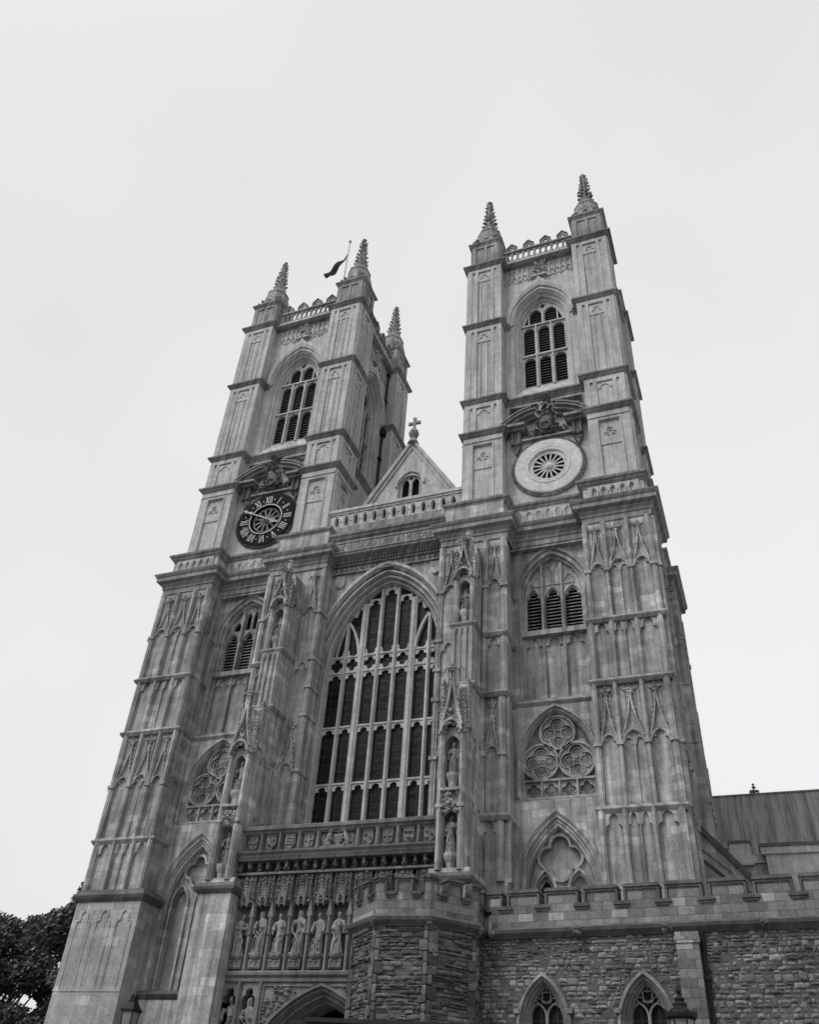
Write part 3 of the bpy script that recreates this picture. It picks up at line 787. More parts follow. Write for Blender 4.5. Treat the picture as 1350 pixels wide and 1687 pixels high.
    m = MB(); m.sweep([(7.6, 2.0), (11.75, 2.0)], [(a*1.4, q*1.5+20.98) for a, q in STR]); sub('string_course', m, 'corn')
    m = MB(); m.sweep([(7.6, 1.85), (11.7, 1.85)], [(a*1.1, q+16.0) for a, q in STR]); sub('string_course', m, 'corn')
    m = MB(); m.sweep([(7.3, 1.5), (11.4, 1.5)], [(a*1.2, q+7.85) for a, q in STR]); sub('string_course', m, 'cope')
    # great cornice and the string over the frieze
    P = wall_path(s)
    m = MB(); m.sweep(P, [(a*.85, z+31.9) for a, z in BIG]); sub('great_cornice', m, 'corn')
    ins = [(3.98, 1.5), (3.98, .58), (7.46, .58), (7.46, 1.75), (12.0, 1.75), (12.0, .62), (15.38, .62), (15.38, 3.95), (14.3, 3.95), (14.3, 8.5), (15.4, 8.5), (15.4, 12.1), (5.2, 12.1)]
    m = MB(); m.sweep(ins, [(0.0, 31.9), (0.0, 33.2), (-.3, 33.2)])
    frieze_loops(m, Fr(0, .58), 4.35, 7.1, 5, w=.004); frieze_loops(m, Fr(0, 1.75), 7.75, 11.75, 7, w=.004); frieze_loops(m, Fr(0, .62), 12.4, 15.0, 5, w=.004)
    frieze_loops(m, Fr(15.38, 0, A90), 1.0, 3.6, 5, w=.004); frieze_loops(m, Fr(15.4, 0, A90), 9, 11.7, 5, w=.004)
    sub('frieze', m, 'up')
    m = MB(); m.sweep(ins, [(a, z+33.62) for a, z in MIDC]); sub('cornice', m, 'corn')
    # dark void of the louvred window is its own part below
    # ---------------- louvred window
    f = Fr(0, 2.0); uc = 9.66
    wm = MB()
    rings = []
    for a, ap, w in ((2.18, 30.62, .0), (2.16, 30.6, .12), (2.0, 30.42, .14), (1.95, 30.38, -.02), (1.86, 30.24, -.02), (1.84, 30.2, .05), (1.76, 30.1, .05), (1.72, 30.05, -.18), (1.64, 29.95, -.18), (1.6, 29.9, -.32), (1.6, 29.9, -.7)):
        rings.append((popening(uc, a, 27.55, ap, 27.3 if a > 1.97 else 21.27), w))
    wm.loft(f, rings)
    lights = [(-1.57, -.66), (-.54, .44), (.56, 1.57)]
    holes = [cusped(uc+(a+b)/2, (b-a)/2-.05, 27.25, 27.95, d=.28) + [(uc+a+.05, 25.3), (uc+b-.05, 25.3)] for a, b in lights]
    up = []
    for a, b, zt in ((-1.2, -.64, 28.85), (-.52, -.08, 29.55), (-.0, .44, 29.55), (.6, 1.2, 28.85)):
        up.append(cusped(uc+(a+b)/2, (b-a)/2-.03, zt-.35, zt, d=.2) + [(uc+a+.03, 28.25), (uc+b-.03, 28.25)])
    up2 = [circ(uc+u, z, r, 10) for u, z, r in ((-.28, 28.05, .0),)] if False else []
    outer = popening(uc, 1.66, 27.55, 30.0, 25.1)
    wm.prism(f, outer, -.62, -.42, holes + (up if s < 0 else []))
    if s > 0:      # blind tracery on the right tower
        for h in up: wm.bar(f, h, .06, -.43, -.36, True)
        wm.bar(f, pointed(uc-.05, .45, 29.4, 29.9, 8), .06, -.43, -.36)
    for u in (-.6, .5):
        wm.box(f, uc+u-.08, uc+u+.08, 21.3, 29.6 if True else 28, -.45, -.24)
        wm.box(f, uc+u-.04, uc+u+.04, 21.3, 29.5, -.25, -.19)
    for a, b in lights:
        wm.bar(f, pointed(uc+(a+b)/2, (b-a)/2+.02, 27.25, 28.1, 10), .1, -.43, -.33)
        for q in (a, b): wm.bar(f, [(uc+q, 25.2), (uc+q, 27.3)], .09, -.43, -.34)
    wm.prism(f, [(uc-1.75, 24.92), (uc+1.75, 24.92), (uc+1.75, 25.22), (uc-1.75, 25.22)], -.7, .05)
    # blind panels under the sill
    wm.prism(f, rect(uc-1.72, uc+1.72, 21.2, 24.93), -.5, -.4)
    for a, b in lights: cusp_plate(wm, f, uc+a-.03, uc+b+.03, 24.92, 24.15, -.41, -.28, d=.3)
    for q in (-1.66, 1.66): wm.box(f, uc+q-.07, uc+q+.07, 21.2, 24.92, -.41, -.2)
    w = part('louvred_window', wm, 'mid', church, None, mir=mir)
    # open the wall below for the panels: handled by a recessed plate set in front
    lm = MB()
    for i in range(13 if s > 0 else 13):
        z = 25.36+i*.21
        for a, b in lights:
            P_ = f.P; ua, ub = uc+a+.05, uc+b-.05
            lm.add([P_(ua, z, -.6), P_(ub, z, -.6), P_(ub, z+.13, -.85), P_(ua, z+.13, -.85), P_(ua, z-.06, -.6), P_(ub, z-.06, -.6), P_(ub, z+.09, -.85), P_(ua, z+.09, -.85)], [(0,1,2,3), (7,6,5,4), (4,5,1,0)])
    part('louvre', lm, 'corn', w, mir=mir)
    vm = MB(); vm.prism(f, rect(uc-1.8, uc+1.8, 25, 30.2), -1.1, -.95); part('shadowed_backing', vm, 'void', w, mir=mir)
    # ---------------- quatrefoil window (blind)
    f = Fr(0, 1.85); uc = 9.55
    wm = MB()
    rings = [(popening(uc, a, 17.9, ap, 16.15), w_) for a, ap, w_ in ((2.05, 20.86, 0), (2.0, 20.8, .12), (1.9, 20.68, .12), (1.86, 20.62, -.02), (1.8, 20.54, -.02), (1.76, 20.5, -.14), (1.74, 20.46, -.14), (1.7, 20.42, -.3), (1.7, 20.42, -.5))]
    wm.loft(f, rings)
    for u, z, r in ((0, 19.42, .86), (-.88, 17.98, .87), (.88, 17.98, .87)):
        wm.bar(f, circ(uc+u, z, r, 28), .1, -.42, -.22, True)
        wm.prism(f, circ(uc+u, z, r, 40), -.4, -.34, [foil(uc+u, z, r*.9, 4, 0)])
        wm.bar(f, foil(uc+u, z, r*.9, 4, 0), .07, -.36, -.28, True)
        for q in range(4): wm.bar(f, circ(uc+u+r*.46*math.cos(q*A90), z+r*.46*math.sin(q*A90), .26, 10), .05, -.44, -.38, True)
    wm.box(f, uc-1.72, uc+1.72, 17.0, 17.1, -.42, -.2)
    for i in range(4):
        ua = uc-1.7+i*.85; c = ua+.425
        wm.prism(f, rect(ua, ua+.85, 16.15, 17.0), -.42, -.34, [foil(c, 16.57, .36, 4, 0)])
        wm.bar(f, foil(c, 16.57, .36, 4, 0), .04, -.35, -.3, True)
        wm.box(f, ua-.04, ua+.04, 16.15, 17.0, -.42, -.2)
    w = part('quatrefoil_window', wm, 'mid', church, None, mir=mir)
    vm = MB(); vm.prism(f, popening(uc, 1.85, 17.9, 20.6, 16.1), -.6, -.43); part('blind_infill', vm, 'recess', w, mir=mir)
    # ---------------- tall blind arch
    f = Fr(0, 1.5); uc = 9.45
    wm = MB()
    rings = [(popening(uc, a, 11.6, ap, 8.0 if w_ < .02 else 11.4), w_) for a, ap, w_ in ((2.22, 15.5, 0), (2.2, 15.48, .1), (2.08, 15.34, .1), (1.95, 15.2, -.02), (1.88, 15.1, -.02), (1.82, 15.04, -.15), (1.74, 14.94, -.12), (1.7, 14.88, -.2), (1.6, 14.76, -.2), (1.52, 14.66, -.38), (1.5, 14.64, -.7))]
    wm.loft(f, rings)
    l1, l2 = (uc-.72, uc+.8) if s > 0 else (uc-.5, uc+.86); fo_u = uc if s > 0 else uc+.15
    fo = foil(fo_u, 13.42, 1.0, 4, 0) if s > 0 else foil(uc+.12, 13.6, .78, 4, 0)
    hh = [popening(l, .4, 11.95, 12.68, 8.1, 10) for l in (l1, l2)]
    wm.prism(f, popening(uc, 1.56, 11.6, 14.72, 8.0), -.75, -.55, [fo] + hh)
    wm.bar(f, fo, .12, -.58, -.42, True)
    for l in (l1, l2):
        wm.bar(f, [(l+.48, 8.1)] + pointed(l, .48, 12.0, 12.9, 10) + [(l-.48, 8.1)], .11, -.58, -.4)
    w = part('blind_arch', wm, 'mid', church, None, mir=mir)
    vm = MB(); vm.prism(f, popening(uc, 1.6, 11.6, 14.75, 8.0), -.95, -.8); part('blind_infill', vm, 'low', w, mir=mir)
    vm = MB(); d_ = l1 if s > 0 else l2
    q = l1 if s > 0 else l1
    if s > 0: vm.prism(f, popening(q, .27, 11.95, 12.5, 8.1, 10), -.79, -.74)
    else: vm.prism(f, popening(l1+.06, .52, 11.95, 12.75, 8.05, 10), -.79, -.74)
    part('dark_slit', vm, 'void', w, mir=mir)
for s in (1, -1): build_base(s)

# ---------------------------------------------------------------- niche piers
def build_niche_pier(s):
    mir = s < 0; X = 5.58
    m = MB()
    def tier(hw, y, z0, z1): shaft_box(m, X-hw, X+hw, y, .45, z0, z1)
    def weather(hw, y0, y1, z0, z1):     # sloped set-back
        m.add([(X-hw, y0, z0), (X+hw, y0, z0), (X+hw, y1, z1), (X-hw, y1, z1), (X-hw, .45, z0), (X+hw, .45, z0), (X-hw, .45, z1), (X+hw, .45, z1)],
              [(0,1,2,3), (1,5,7,2), (4,0,3,6)])
    def niche(hw, y, z0, z1, head, nw=.33):
        """front plate with a niche, side shafts, recessed 0.5 m"""
        f = Fr(X, y)
        shaft_box(m, X-hw, X+hw, y+.55, .45, z0, z1)
        m.prism(f, rect(-hw, hw, z0, z1), -.56, 0, [popening(0, nw, head-.45, head, z0+.05, 8)])
        for sg in (-1, 1):
            c = sg*(hw-.13)
            m.box(f, c-.12, c+.12, z0, z1, -.02, .12); m.box(f, c-.05, c+.05, z0, z1, .11, .17)
            m.box(f, c-.17, c+.17, head+.05, head+.2, -.02, .2)
        # side faces: two sunk panels
        for sg, a in ((1, A90), (-1, -A90)):
            g = Fr(X+sg*hw, 0, a)
            d0, d1 = sorted((sg*(y+.62), sg*.35))
            n = 2 if d1-d0 > 1.6 else 1
            for i in range(n):
                ua = d0+(d1-d0)*i/n; ub = d0+(d1-d0)*(i+1)/n
                m.bar(g, [(ua+.06, z0), (ua+.06, z1)], .1, -.02, .07); cusp_plate(m, g, ua+.1, ub-.02, z1-.06, z1-.7, -.02, .06)
    # foot
    shaft_box(m, X-.93, X+(.9 if s > 0 else .8), -2.3, .45, 0, 11.5)
    weather(.9, -2.3, -2.12, 11.5, 12.0)
    niche(.62, -2.12, 11.9, 15.2, 14.45)
    niche(.62, -2.1, 15.2, 18.25, 17.85)
    shaft_box(m, X-.6, X+.6, -1.7, .45, 18.2, 20.4); weather(.6, -1.7, -1.05, 20.4, 21.0)
    tier(.6, -1.0, 20.9, 24.35)
    for c in (-.47, -.16, .16, .47): m.box(Fr(X, -1.0), c-.06, c+.06, 20.9, 24.2, -.02, .1)
    for i in range(3): cusp_plate(m, Fr(X, -1.0), -.47+.31*i+.04, -.47+.31*(i+1)-.04, 24.2, 23.75, -.02, .09)
    niche(.58, -.92, 24.4, 27.5, 27.15, .3)
    tier(.5, -.75, 27.4, 28.6); weather(.5, -.75, .2, 28.6, 29.6)
    p = part('niche_pier', m, 'mid', church, 'projecting statue pier '+('right' if s > 0 else 'left')+' of the great window', mir=mir)
    def sub(name, mb, mat): return part(name, mb, mat, p, mir=mir)
    m = MB(); m.sweep([(X-.93, .3), (X-.93, -2.3), (X+(.9 if s > 0 else .8), -2.3), (X+(.9 if s > 0 else .8), .4)], [(0, 11.3), (.06, 11.3), (.18, 11.45), (.2, 11.58), (.0, 11.78), (-.2, 11.8)]); sub('string_course', m, 'cope')
    for z, y, hw in ((20.95, -1.05, .62), (24.4, -.98, .6)):
        m = MB(); m.sweep([(X-hw, .35), (X-hw, y), (X+hw, y), (X+hw, .35)], [(a*.7, q+z) for a, q in STR]); sub('string_course', m, 'corn')
    # gabled canopies
    for y, z0, z1, hw in ((-2.12, 17.95, 21.4, .62), (-.92, 27.2, 30.0, .6)):
        m = MB(); f = Fr(X, y)
        canopy(m, f, -hw+.1, hw-.1, z0, z1, .06, .3, 1.35)
        m.prism(f, [(-.42, z0+.4), (.42, z0+.4), (.08, z1-.9), (-.08, z1-.9)], -.5, .04, back=True)
        for sg in (-1, 1):       # flanking pinnacles
            c = f.P(sg*(hw-.12), 0, -.08)
            m.lathe((c[0], c[1], 0), [(.15, z0+.2), (.15, z0+.9), (.2, z0+.95), (.13, z0+1.05), (.02, z0+2.0)], 4, PI/4)
            for q in range(5): m.blob((c[0]+rnd.uniform(-.08, .08), c[1]-.1, z0+1.05+q*.2), .09)
            g = Fr(X+sg*(hw-.02), 0, sg*A90)
            canopy(m, g, min(sg*(y+.1), sg*(y+.9)), max(sg*(y+.1), sg*(y+.9)), z0+.05, z1-.5, 0, .1)
        carved(m, f, -.35, .35, z0+.3, z0+1.2, .1, 30, .1, .25)
        sub('canopy', m, 'carve' if False else 'mid')
    m = MB(); f = Fr(X, -2.12)
    carved(m, f, -.36, .36, 14.3, 15.35, .0, 60, .11, .22); m.box(f, -.42, .42, 15.2, 15.32, -.3, .3)
    sub('canopy', m, 'mid')
    m = MB(); m.lathe((X+.05, -.62, 0), [(.3, 28.3), (.34, 29.0), (.26, 29.1), (.24, 29.7), (.28, 29.8), (.2, 29.95), (.16, 30.3), (.08, 30.7)], 8)
    for q in range(40):
        a = rnd.uniform(0, 6.28); z = rnd.uniform(28.4, 30.4); m.blob((X+.05+.28*math.cos(a), -.62+.28*math.sin(a), z), .09)
    m.blob((X+.05, -.62, 30.6), .2)
    sub('pinnacle', m, 'mid')
    for y, z0, z1 in ((-2.12, 12.0, 12.62), (-2.1, 15.3, 16.1), (-.92, 24.5, 25.3)):
        m = MB(); m.lathe((X, y+.22, 0), [(.2, z0), (.22, z1-.4), (.3, z1-.25), (.34, z1-.15), (.34, z1)], 8); sub('pedestal', m, 'mid')
for s in (1, -1): build_niche_pier(s)

# ---------------------------------------------------------------- the centre: great window, band, balustrade, gable
m = MB(); f = Fr(0, 1.3)
m.prism(f, rect(-4.4, 4.4, 13.5, 30.5), -1.4, 0, [opening(0, 4.3, 24.0, 30.45, 14.6, .16, 44)])
m.prism(Fr(0, 1.25), rect(-4.3, 4.3, 30.45, 33.9), -.9, 0)
cen = part('nave_front_wall', m, 'mid', church)
m = MB()
rings = []
for a, ap, w in ((4.5, 30.82, -.02), (4.5, 30.82, .2), (4.36, 30.62, .22), (4.3, 30.52, .06), (4.26, 30.46, -.16), (4.14, 30.34, -.2), (4.12, 30.3, .0), (4.02, 30.2, .02), (3.98, 30.14, -.32), (3.88, 30.04, -.36), (3.86, 30.0, -.18), (3.78, 29.94, -.2), (3.74, 29.9, -.55), (3.64, 29.82, -.6), (3.62, 29.8, -.45), (3.56, 29.74, -.48), (3.52, 29.7, -.75), (3.5, 29.67, -.75), (3.5, 29.67, -1.05)):
    rings.append((opening(0, a, 24.0, ap, 14.6, .16, 44), w))
m.loft(f, rings)
fg = Fr(0, 2.05)
def top_at(u):
    x = min(1, abs(u)/3.5); return 24 + 5.67*(.84*math.sqrt(1-x*x) + .16*(1-x))
LIGHTS = [(-3.46, -2.66), (-2.46, -1.74), (-1.36, -.62), (-.41, .41), (.62, 1.36), (1.74, 2.46), (2.66, 3.46)]
for u, wd in ((-1.55, .36), (1.55, .36), (-.51, .2), (.51, .2), (-2.56, .19), (2.56, .19)):
    m.box(fg, u-wd/2, u+wd/2, 14.6, top_at(abs(u)+wd/2)-.0, -.22, .02)
    m.box(fg, u-wd/5, u+wd/5, 14.6, top_at(abs(u)+wd/2)-.05, .01, .09)
for z in (17.68, 20.86, 24.16, 25.15):
    m.box(fg, -3.5, -1.7, z-.05, z+.05, -.2, -.004); m.box(fg, -1.4, 1.4, z-.05, z+.05, -.2, -.004); m.box(fg, 1.7, 3.5, z-.05, z+.05, -.2, -.004)
for a, b in LIGHTS:
    for z in (17.68, 20.86, 24.16):
        cusp_plate(m, fg, a-.02, b+.02, z-.04, z-.5, -.16, -.06, d=.34)
    c = (a+b)/2; r = (b-a)/2
    m.prism(fg, rect(a-.02, b+.02, 24.2, 25.1), -.16, -.06, [foil(c, 24.66, min(r, .45)*1.07, 4, 0, depth=.55)])
    # little upturned cusps at the foot of the head lights
    if top_at(abs(c)) > 26:
        for q, e in ((a-.02, 1), (b+.02, -1)):
            m.prism(fg, [(q, 25.18), (q+e*.3, 25.2), (q+e*.13, 25.34), (q+e*.14, 25.5), (q, 25.7)], -.16, -.06)
for sg in (-1, 1):
    m.bar(fg, [(sg*u, z) for u, z in ((2.5, 27.4), (2.3, 27.1), (2.1, 26.7), (1.92, 26.2), (1.8, 25.7), (1.72, 25.2))], .14, -.2, .03)
    m.bar(fg, [(sg*u, z) for u, z in ((2.6, 27.4), (2.8, 26.9), (3.0, 26.3), (3.12, 25.6), (3.16, 25.2))], .08, -.2, -.02)
for c, hw_ in ((-.98, .38), (0, .42), (.98, .38)):
    zt = top_at(abs(c)+hw_)-.05
    cusp_plate(m, fg, c-hw_, c+hw_, zt, zt-.62, -.16, -.06, d=.34)
    if c == 0: m.prism(fg, [(-hw_, zt), (hw_, zt), (0, 29.7)], -.16, -.06, [foil(0, zt+.13, .1, 4, 0, 16)])
for sg in (-1, 1):
    zt = top_at(2.46)-.0
    m.prism(fg, [(sg*1.72, top_at(1.72)+.04), (sg*1.72, top_at(1.72)-.5), (sg*1.95, top_at(1.72)-.25), (sg*2.1, top_at(2.1)-.42), (sg*2.3, top_at(2.3)-.1), (sg*2.3, top_at(2.3)+.05)], -.16, -.06)
gw = part('great_window', m, 'up', church, 'huge pointed seven light window')
m = MB(); m.prism(fg, opening(0, 3.6, 24, 29.75, 14.5, .16, 40), -.32, -.2); part('leaded_glass', m, 'glass', gw)
# shields in the spandrels
for sg in (-1, 1):
    m = MB(); c = sg*3.05; z = 29.9
    m.prism(f, [(c-.3, z+.4), (c-.3, z-.1), (c-.24, z-.32), (c-.1, z-.44), (c, z-.47), (c+.1, z-.44), (c+.24, z-.32), (c+.3, z-.1), (c+.3, z+.4)], -.02, .12)
    part('wall_shield', m, 'mid', cen)
# ornament band, dentils, inscription
m = MB(); fb = Fr(0, 1.25)
m.box(fb, -3.75, 3.75, 30.4, 30.5, -.02, .14)
for i in range(22):
    u = -3.55+i*.338
    m.box(fb, u-.1, u+.1, 30.56, 30.84, -.02, .08); m.blob(fb.P(u+.17, 30.7, .05), .1)
m.box(fb, -3.75, 3.75, 30.9, 31.0, -.02, .2)
for i in range(38): m.box(fb, -3.7+i*.2, -3.59+i*.2, 31.0, 31.2, -.02, .34)
m.sweep([(-3.75, 1.25), (3.75, 1.25)], [(0, 31.2), (.4, 31.2), (.42, 31.25), (.8, 31.3), (.82, 31.4), (.9, 31.46), (.9, 31.5), (.0, 31.52)])
m.box(fb, -3.75, 3.75, 31.5, 32.16, -.02, .8)
m.sweep([(-3.75, 1.25), (3.75, 1.25)], [(.5, 32.15), (.86, 32.16), (.86, 32.24), (.7, 32.27), (.7, 32.48), (.85, 32.52), (.88, 32.62), (1.02, 32.7), (1.05, 32.84), (.3, 32.95), (.3, 33.9), (-.5, 33.92)])
band = part('inscription_band', m, 'corn', church)
tx = bpy.data.curves.new('lettering', 'FONT'); tx.body = 'AN\u00b0 REG GEORGII II XVIII \u00b7 A D MDCCXLV'; tx.size = .5; tx.align_x = 'CENTER'; tx.extrude = .01
to = bpy.data.objects.new('lettering_text', tx); COL.objects.link(to)
bpy.context.view_layer.update()
me = bpy.data.meshes.new_from_object(to.evaluated_get(bpy.context.evaluated_depsgraph_get())); bpy.data.objects.remove(to)
xs = [v.co.x for v in me.vertices]; sx = 6.2/(max(xs)-min(xs)); sz = .42/(max(v.co.y for v in me.vertices))
me.transform(Matrix(((sx, 0, 0, -.1), (0, 0, -1, .442), (0, sz, 0, 31.62), (0, 0, 0, 1))))
me.materials.clear(); me.materials.append(M['cope'])
lo_ = bpy.data.objects.new('lettering', me); COL.objects.link(lo_); lo_.parent = band
# balustrade
m = MB(); fB = Fr(0, 1.6)
frieze_loops(m, fB, -4.3, 4.3, 13, 34.25, 35.2, 0, .2, True)
m.box(fB, -4.56, 4.56, 33.95, 34.16, -.25, .3); m.box(fB, -4.56, 4.56, 35.3, 35.45, -.2, .28); m.box(fB, -4.56, 4.56, 35.45, 35.62, -.25, .36); m.box(fB, -4.56, 4.56, 35.62, 35.74, -.2, .28)
bal = part('balustrade', m, 'up', church)
m = MB(); m.box(fB, -4.5, 4.5, 33.97, 35.28, -.5, -.3); part('shade_backing_plate', m, 'void', bal)  # near-black plate added behind the loops, its colour stands in for shade
# gable and roof
GY = 3.6; fG = Fr(0, GY)
m = MB()
m.prism(fG, [(-4.6, 33.5), (4.6, 33.5), (4.6, 35.4), (0, 42.75), (-4.6, 35.4)], -.5, 0, [popening(0, .85, 38.7, 39.6, 37.6, 10)])
m.bar(fG, [(-4.75, 35.15), (0, 42.78), (4.75, 35.15)], .34, -.6, .16); m.bar(fG, [(-4.6, 34.7), (0, 42.1), (4.6, 34.7)], .12, -.02, .1)
m.bar(fG, pointed(0, 1.0, 38.7, 39.95, 12), .16, -.02, .12)
gb = part('gable', m, 'up', church)
m = MB(); m.prism(fG, popening(0, .9, 38.7, 39.65, 37.5, 10), -.32, -.14, [popening(u, .25, 38.95, 39.35, 37.6, 8) for u in (-.36, .36)] + [foil(0, 39.42, .15, 4)])
gwin = part('gable_window', m, 'mid', gb)
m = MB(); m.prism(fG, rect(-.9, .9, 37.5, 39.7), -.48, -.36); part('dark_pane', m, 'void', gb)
m = MB()
m.lathe((0, GY-.0, 0), [(.42, 42.5), (.3, 42.8), (.18, 43.0), (.32, 43.25), (.38, 43.5), (.3, 43.75), (.14, 43.9), (.13, 44.0)], 10)
m.box(Fr(0, GY), -.08, .08, 43.9, 44.95, -.09, .09); m.box(Fr(0, GY), -.36, .36, 44.42, 44.58, -.085, .085)
for u, z in ((-.34, 44.5), (.34, 44.5), (0, 44.9)): m.box(Fr(0, GY), u-.12, u+.12, z-.12, z+.12, -.08, .08)
part('gable_cross', m, 'corn', gb)
m = MB(); m.prism(fG, [(-4.6, 35.0), (4.6, 35.0), (0, 42.4)], -45, -.55, back=True); part('nave_roof', m, 'lead', church)
m = MB(); shaft_box(m, -5.0, 5.0, 4.2, 48, 0, 35.05); part('nave_wall', m, 'mid', church)
m = MB(); shaft_box(m, -4.6, 4.6, 1.2, 4.2, 33.5, 33.95); part('gutter_walk', m, 'lead', church)

# ---------------------------------------------------------------- porch between the statue piers
PYW = -1.5; fP = Fr(0, PYW)
m = MB()
ARC = lambda a, ap, sill=0: opening(0, a, 4.7, ap, sill, .3, 36)
NICH = (-4.33, -3.4, 3.4, 4.33)
m.prism(fP, rect(-4.95, 4.95, 0, 7.85), -.8, 0, [ARC(3.08, 7.74)] + [cusped(u, .32, 7.1, 7.68, d=.25) + [(u-.32, 5.2), (u+.32, 5.2)] for u in NICH])
m.loft(fP, [(ARC(a, ap), w) for a, ap, w in ((3.16, 7.82, .0), (3.14, 7.8, .1), (3.04, 7.7, .1), (3.0, 7.66, -.06), (2.92, 7.6, -.06), (2.88, 7.56, .0), (2.8, 7.5, -.12), (2.72, 7.44, -.26), (2.64, 7.36, -.22), (2.58, 7.3, -.4), (2.48, 7.22, -.6), (2.45, 7.18, -.6), (2.4, 7.1, -.9), (2.4, 7.1, -1.6))])
for sg in (-1, 1):
    for u in (2.84, 3.87, 4.8): m.box(fP, sg*u-.07, sg*u+.07, 0, 7.85, -.02, .12); m.box(fP, sg*u-.03, sg*u+.03, 0, 7.85, .11, .17)
    m.bar(fP, [(sg*2.72, 4.4), (sg*2.72, 7.72), (sg*.4, 7.72)], .08, -.01, .07)
    # carved spandrels
    for _ in range(120):
        u = rnd.uniform(.8, 2.66); z = rnd.uniform(5.9, 7.66)
        x = min(1, u/3.2)
        if z > 4.7 + 3.1*(.7*math.sqrt(1-x*x)+.3*(1-x)) + .05: m.blob(fP.P(sg*u, z, rnd.uniform(0, .08)), rnd.uniform(.06, .13))
    for u in NICH[:2]:
        m.box(fP, sg*u-.34, sg*u+.34, 5.0, 5.2, -.4, .16)
        m.blob(fP.P(sg*u, 7.62, .08), .1)
# niche backs, upper wall
m.box(fP, -4.95, 4.95, 7.85, 12.75, -.85, -.42)
m.box(fP, -4.95, -2.5, 0, 7.85, -1.2, -.78); m.box(fP, 2.5, 4.95, 0, 7.85, -1.2, -.78)
for i in range(11):
    u = -4.79+.958*i
    m.box(fP, u-.1, u+.1, 8.2, 11.0, -.43, .0); m.box(fP, u-.05, u+.05, 8.2, 10.9, -.01, .09)
    m.blob(fP.P(u, 9.7, .08), .1); m.blob(fP.P(u, 9.72, .08), .1)
    m.prism(fP, [(u-.13, 10.4), (u+.13, 10.4), (u, 11.1)], -.1, .1)
m.sweep([(-4.95, PYW), (4.95, PYW)], [(-.5, 7.84), (.1, 7.86), (.12, 7.95), (.06, 8.0), (.2, 8.1), (.22, 8.2), (-.3, 8.42), (-.5, 8.42)])
m.box(fP, -4.95, 4.95, 12.22, 12.32, -.42, .1)
m.prism(Fr(-4.95, 0, A90), [(-1.9, 12.75), (-1.1, 12.3), (-1.1, 12.76)], -9.9, 0) if False else None
m.sweep([(-4.95, PYW), (4.95, PYW)], [(-.42, 12.76), (.3, 12.78), (.34, 12.86), (.38, 13.0), (.48, 13.1), (.5, 13.18), (.0, 13.24), (-.5, 13.24)])
for i in range(70):
    m.blob(fP.P(-4.85+.141*i, 12.93, .36), .06)
porch = part('porch', m, 'porch', church, 'dark recessed porch with statue gallery')
m = MB()
for i in range(21):
    u = -4.8+.48*i; m.box(fP, u-.06, u+.06, 12.5, 12.77, -.42, .1+.08*(i % 2))
    for q in range(4): m.blob(fP.P(u+rnd.uniform(-.06, .06), 12.45+rnd.uniform(-.06, .12), .08+rnd.uniform(-.1, .1)), .09)
m.box(fP, -4.95, 4.95, 12.33, 12.76, -.43, -.36)
part('grotesque_frieze', m, 'carve', porch)
m = MB(); m.box(Fr(0, 3.0), -4.9, 4.9, 0, 12, -.1, .0); part('oak_door', m, 'inter', porch)
m = MB()
for sg in (-1, 1): m.box(Fr(0, -.5), min(sg*2.5, sg*4.95), max(sg*2.5, sg*4.95), 0, 7.8, -3.5, .0)
m.box(Fr(0, -.5), -4.95, 4.95, 7.85, 8.0, -3.5, -.2); part('porch_vault', m, 'porch', porch)
m = MB(); m.box(Fr(0, -1.0), -4.95, 4.95, 12.8, 13.2, -2.4, .0); part('porch_roof', m, 'lead', porch)
for i in range(10):
    u = -4.31+.958*i
    m = MB(); m.box(fP, u-.3, u+.3, 8.35, 8.72, -.42, .05)
    m.prism(fP, rect(u-.28, u+.28, 8.4, 8.68), .045, .09, [rect(u-.22, u-.04, 8.45, 8.63), rect(u+.04, u+.22, 8.45, 8.63)])
    c = fP.P(u, 0, -.12); m.lathe((c[0], c[1], 0), [(.26, 8.7), (.34, 8.8), (.36, 8.88), (.3, 8.93)], 10)
    part('pedestal', m, 'porch', porch)
    m = MB()
    for q, (du, a) in enumerate(((0, 0), (-.24, -.7), (.24, .7))):
        g = Fr(fP.P(u+du, 0, .18 if q == 0 else .02)[0], fP.P(u+du, 0, .18 if q == 0 else .02)[1], a)
        hw = .19
        m.prism(g, [(-hw, 10.9), (hw, 10.9), (hw, 11.3), (0, 11.95), (-hw, 11.3)], -.3, .0, [pointed(0, hw*.6, 11.0, 11.25, 6) + [(-hw*.6, 10.92), (hw*.6, 10.92)]])
        for k in range(5):
            t = k/5
            for sg in (-1, 1): m.blob(g.P(sg*hw*(1-t), 11.3+.65*t, .02), .055)
        m.blob(g.P(0, 12.0, 0), .08)
        m.tube([g.P(hw, 10.8, 0), g.P(hw, 11.5, 0), g.P(hw, 11.9, 0)], [.03, .05, .01], 5)
    m.box(fP, u-.34, u+.34, 10.95, 12.25, -.42, -.1)
    for du in (-.36, -.13, .13, .36):
        m.tube([fP.P(u+du, 11.0, .06), fP.P(u+du, 11.9, .06), fP.P(u+du, 12.2, .02)], [.03, .035, .008], 5)
        for k in range(4): m.blob(fP.P(u+du+rnd.uniform(-.03, .03), 11.2+.25*k, .09), .05)
    carved(m, fP, u-.36, u+.36, 10.92, 11.2, -.12, 22, .075, .3); carved(m, fP, u-.4, u+.4, 11.4, 12.15, -.1, 26, .07, .2)
    part('canopy', m, 'porch', porch)
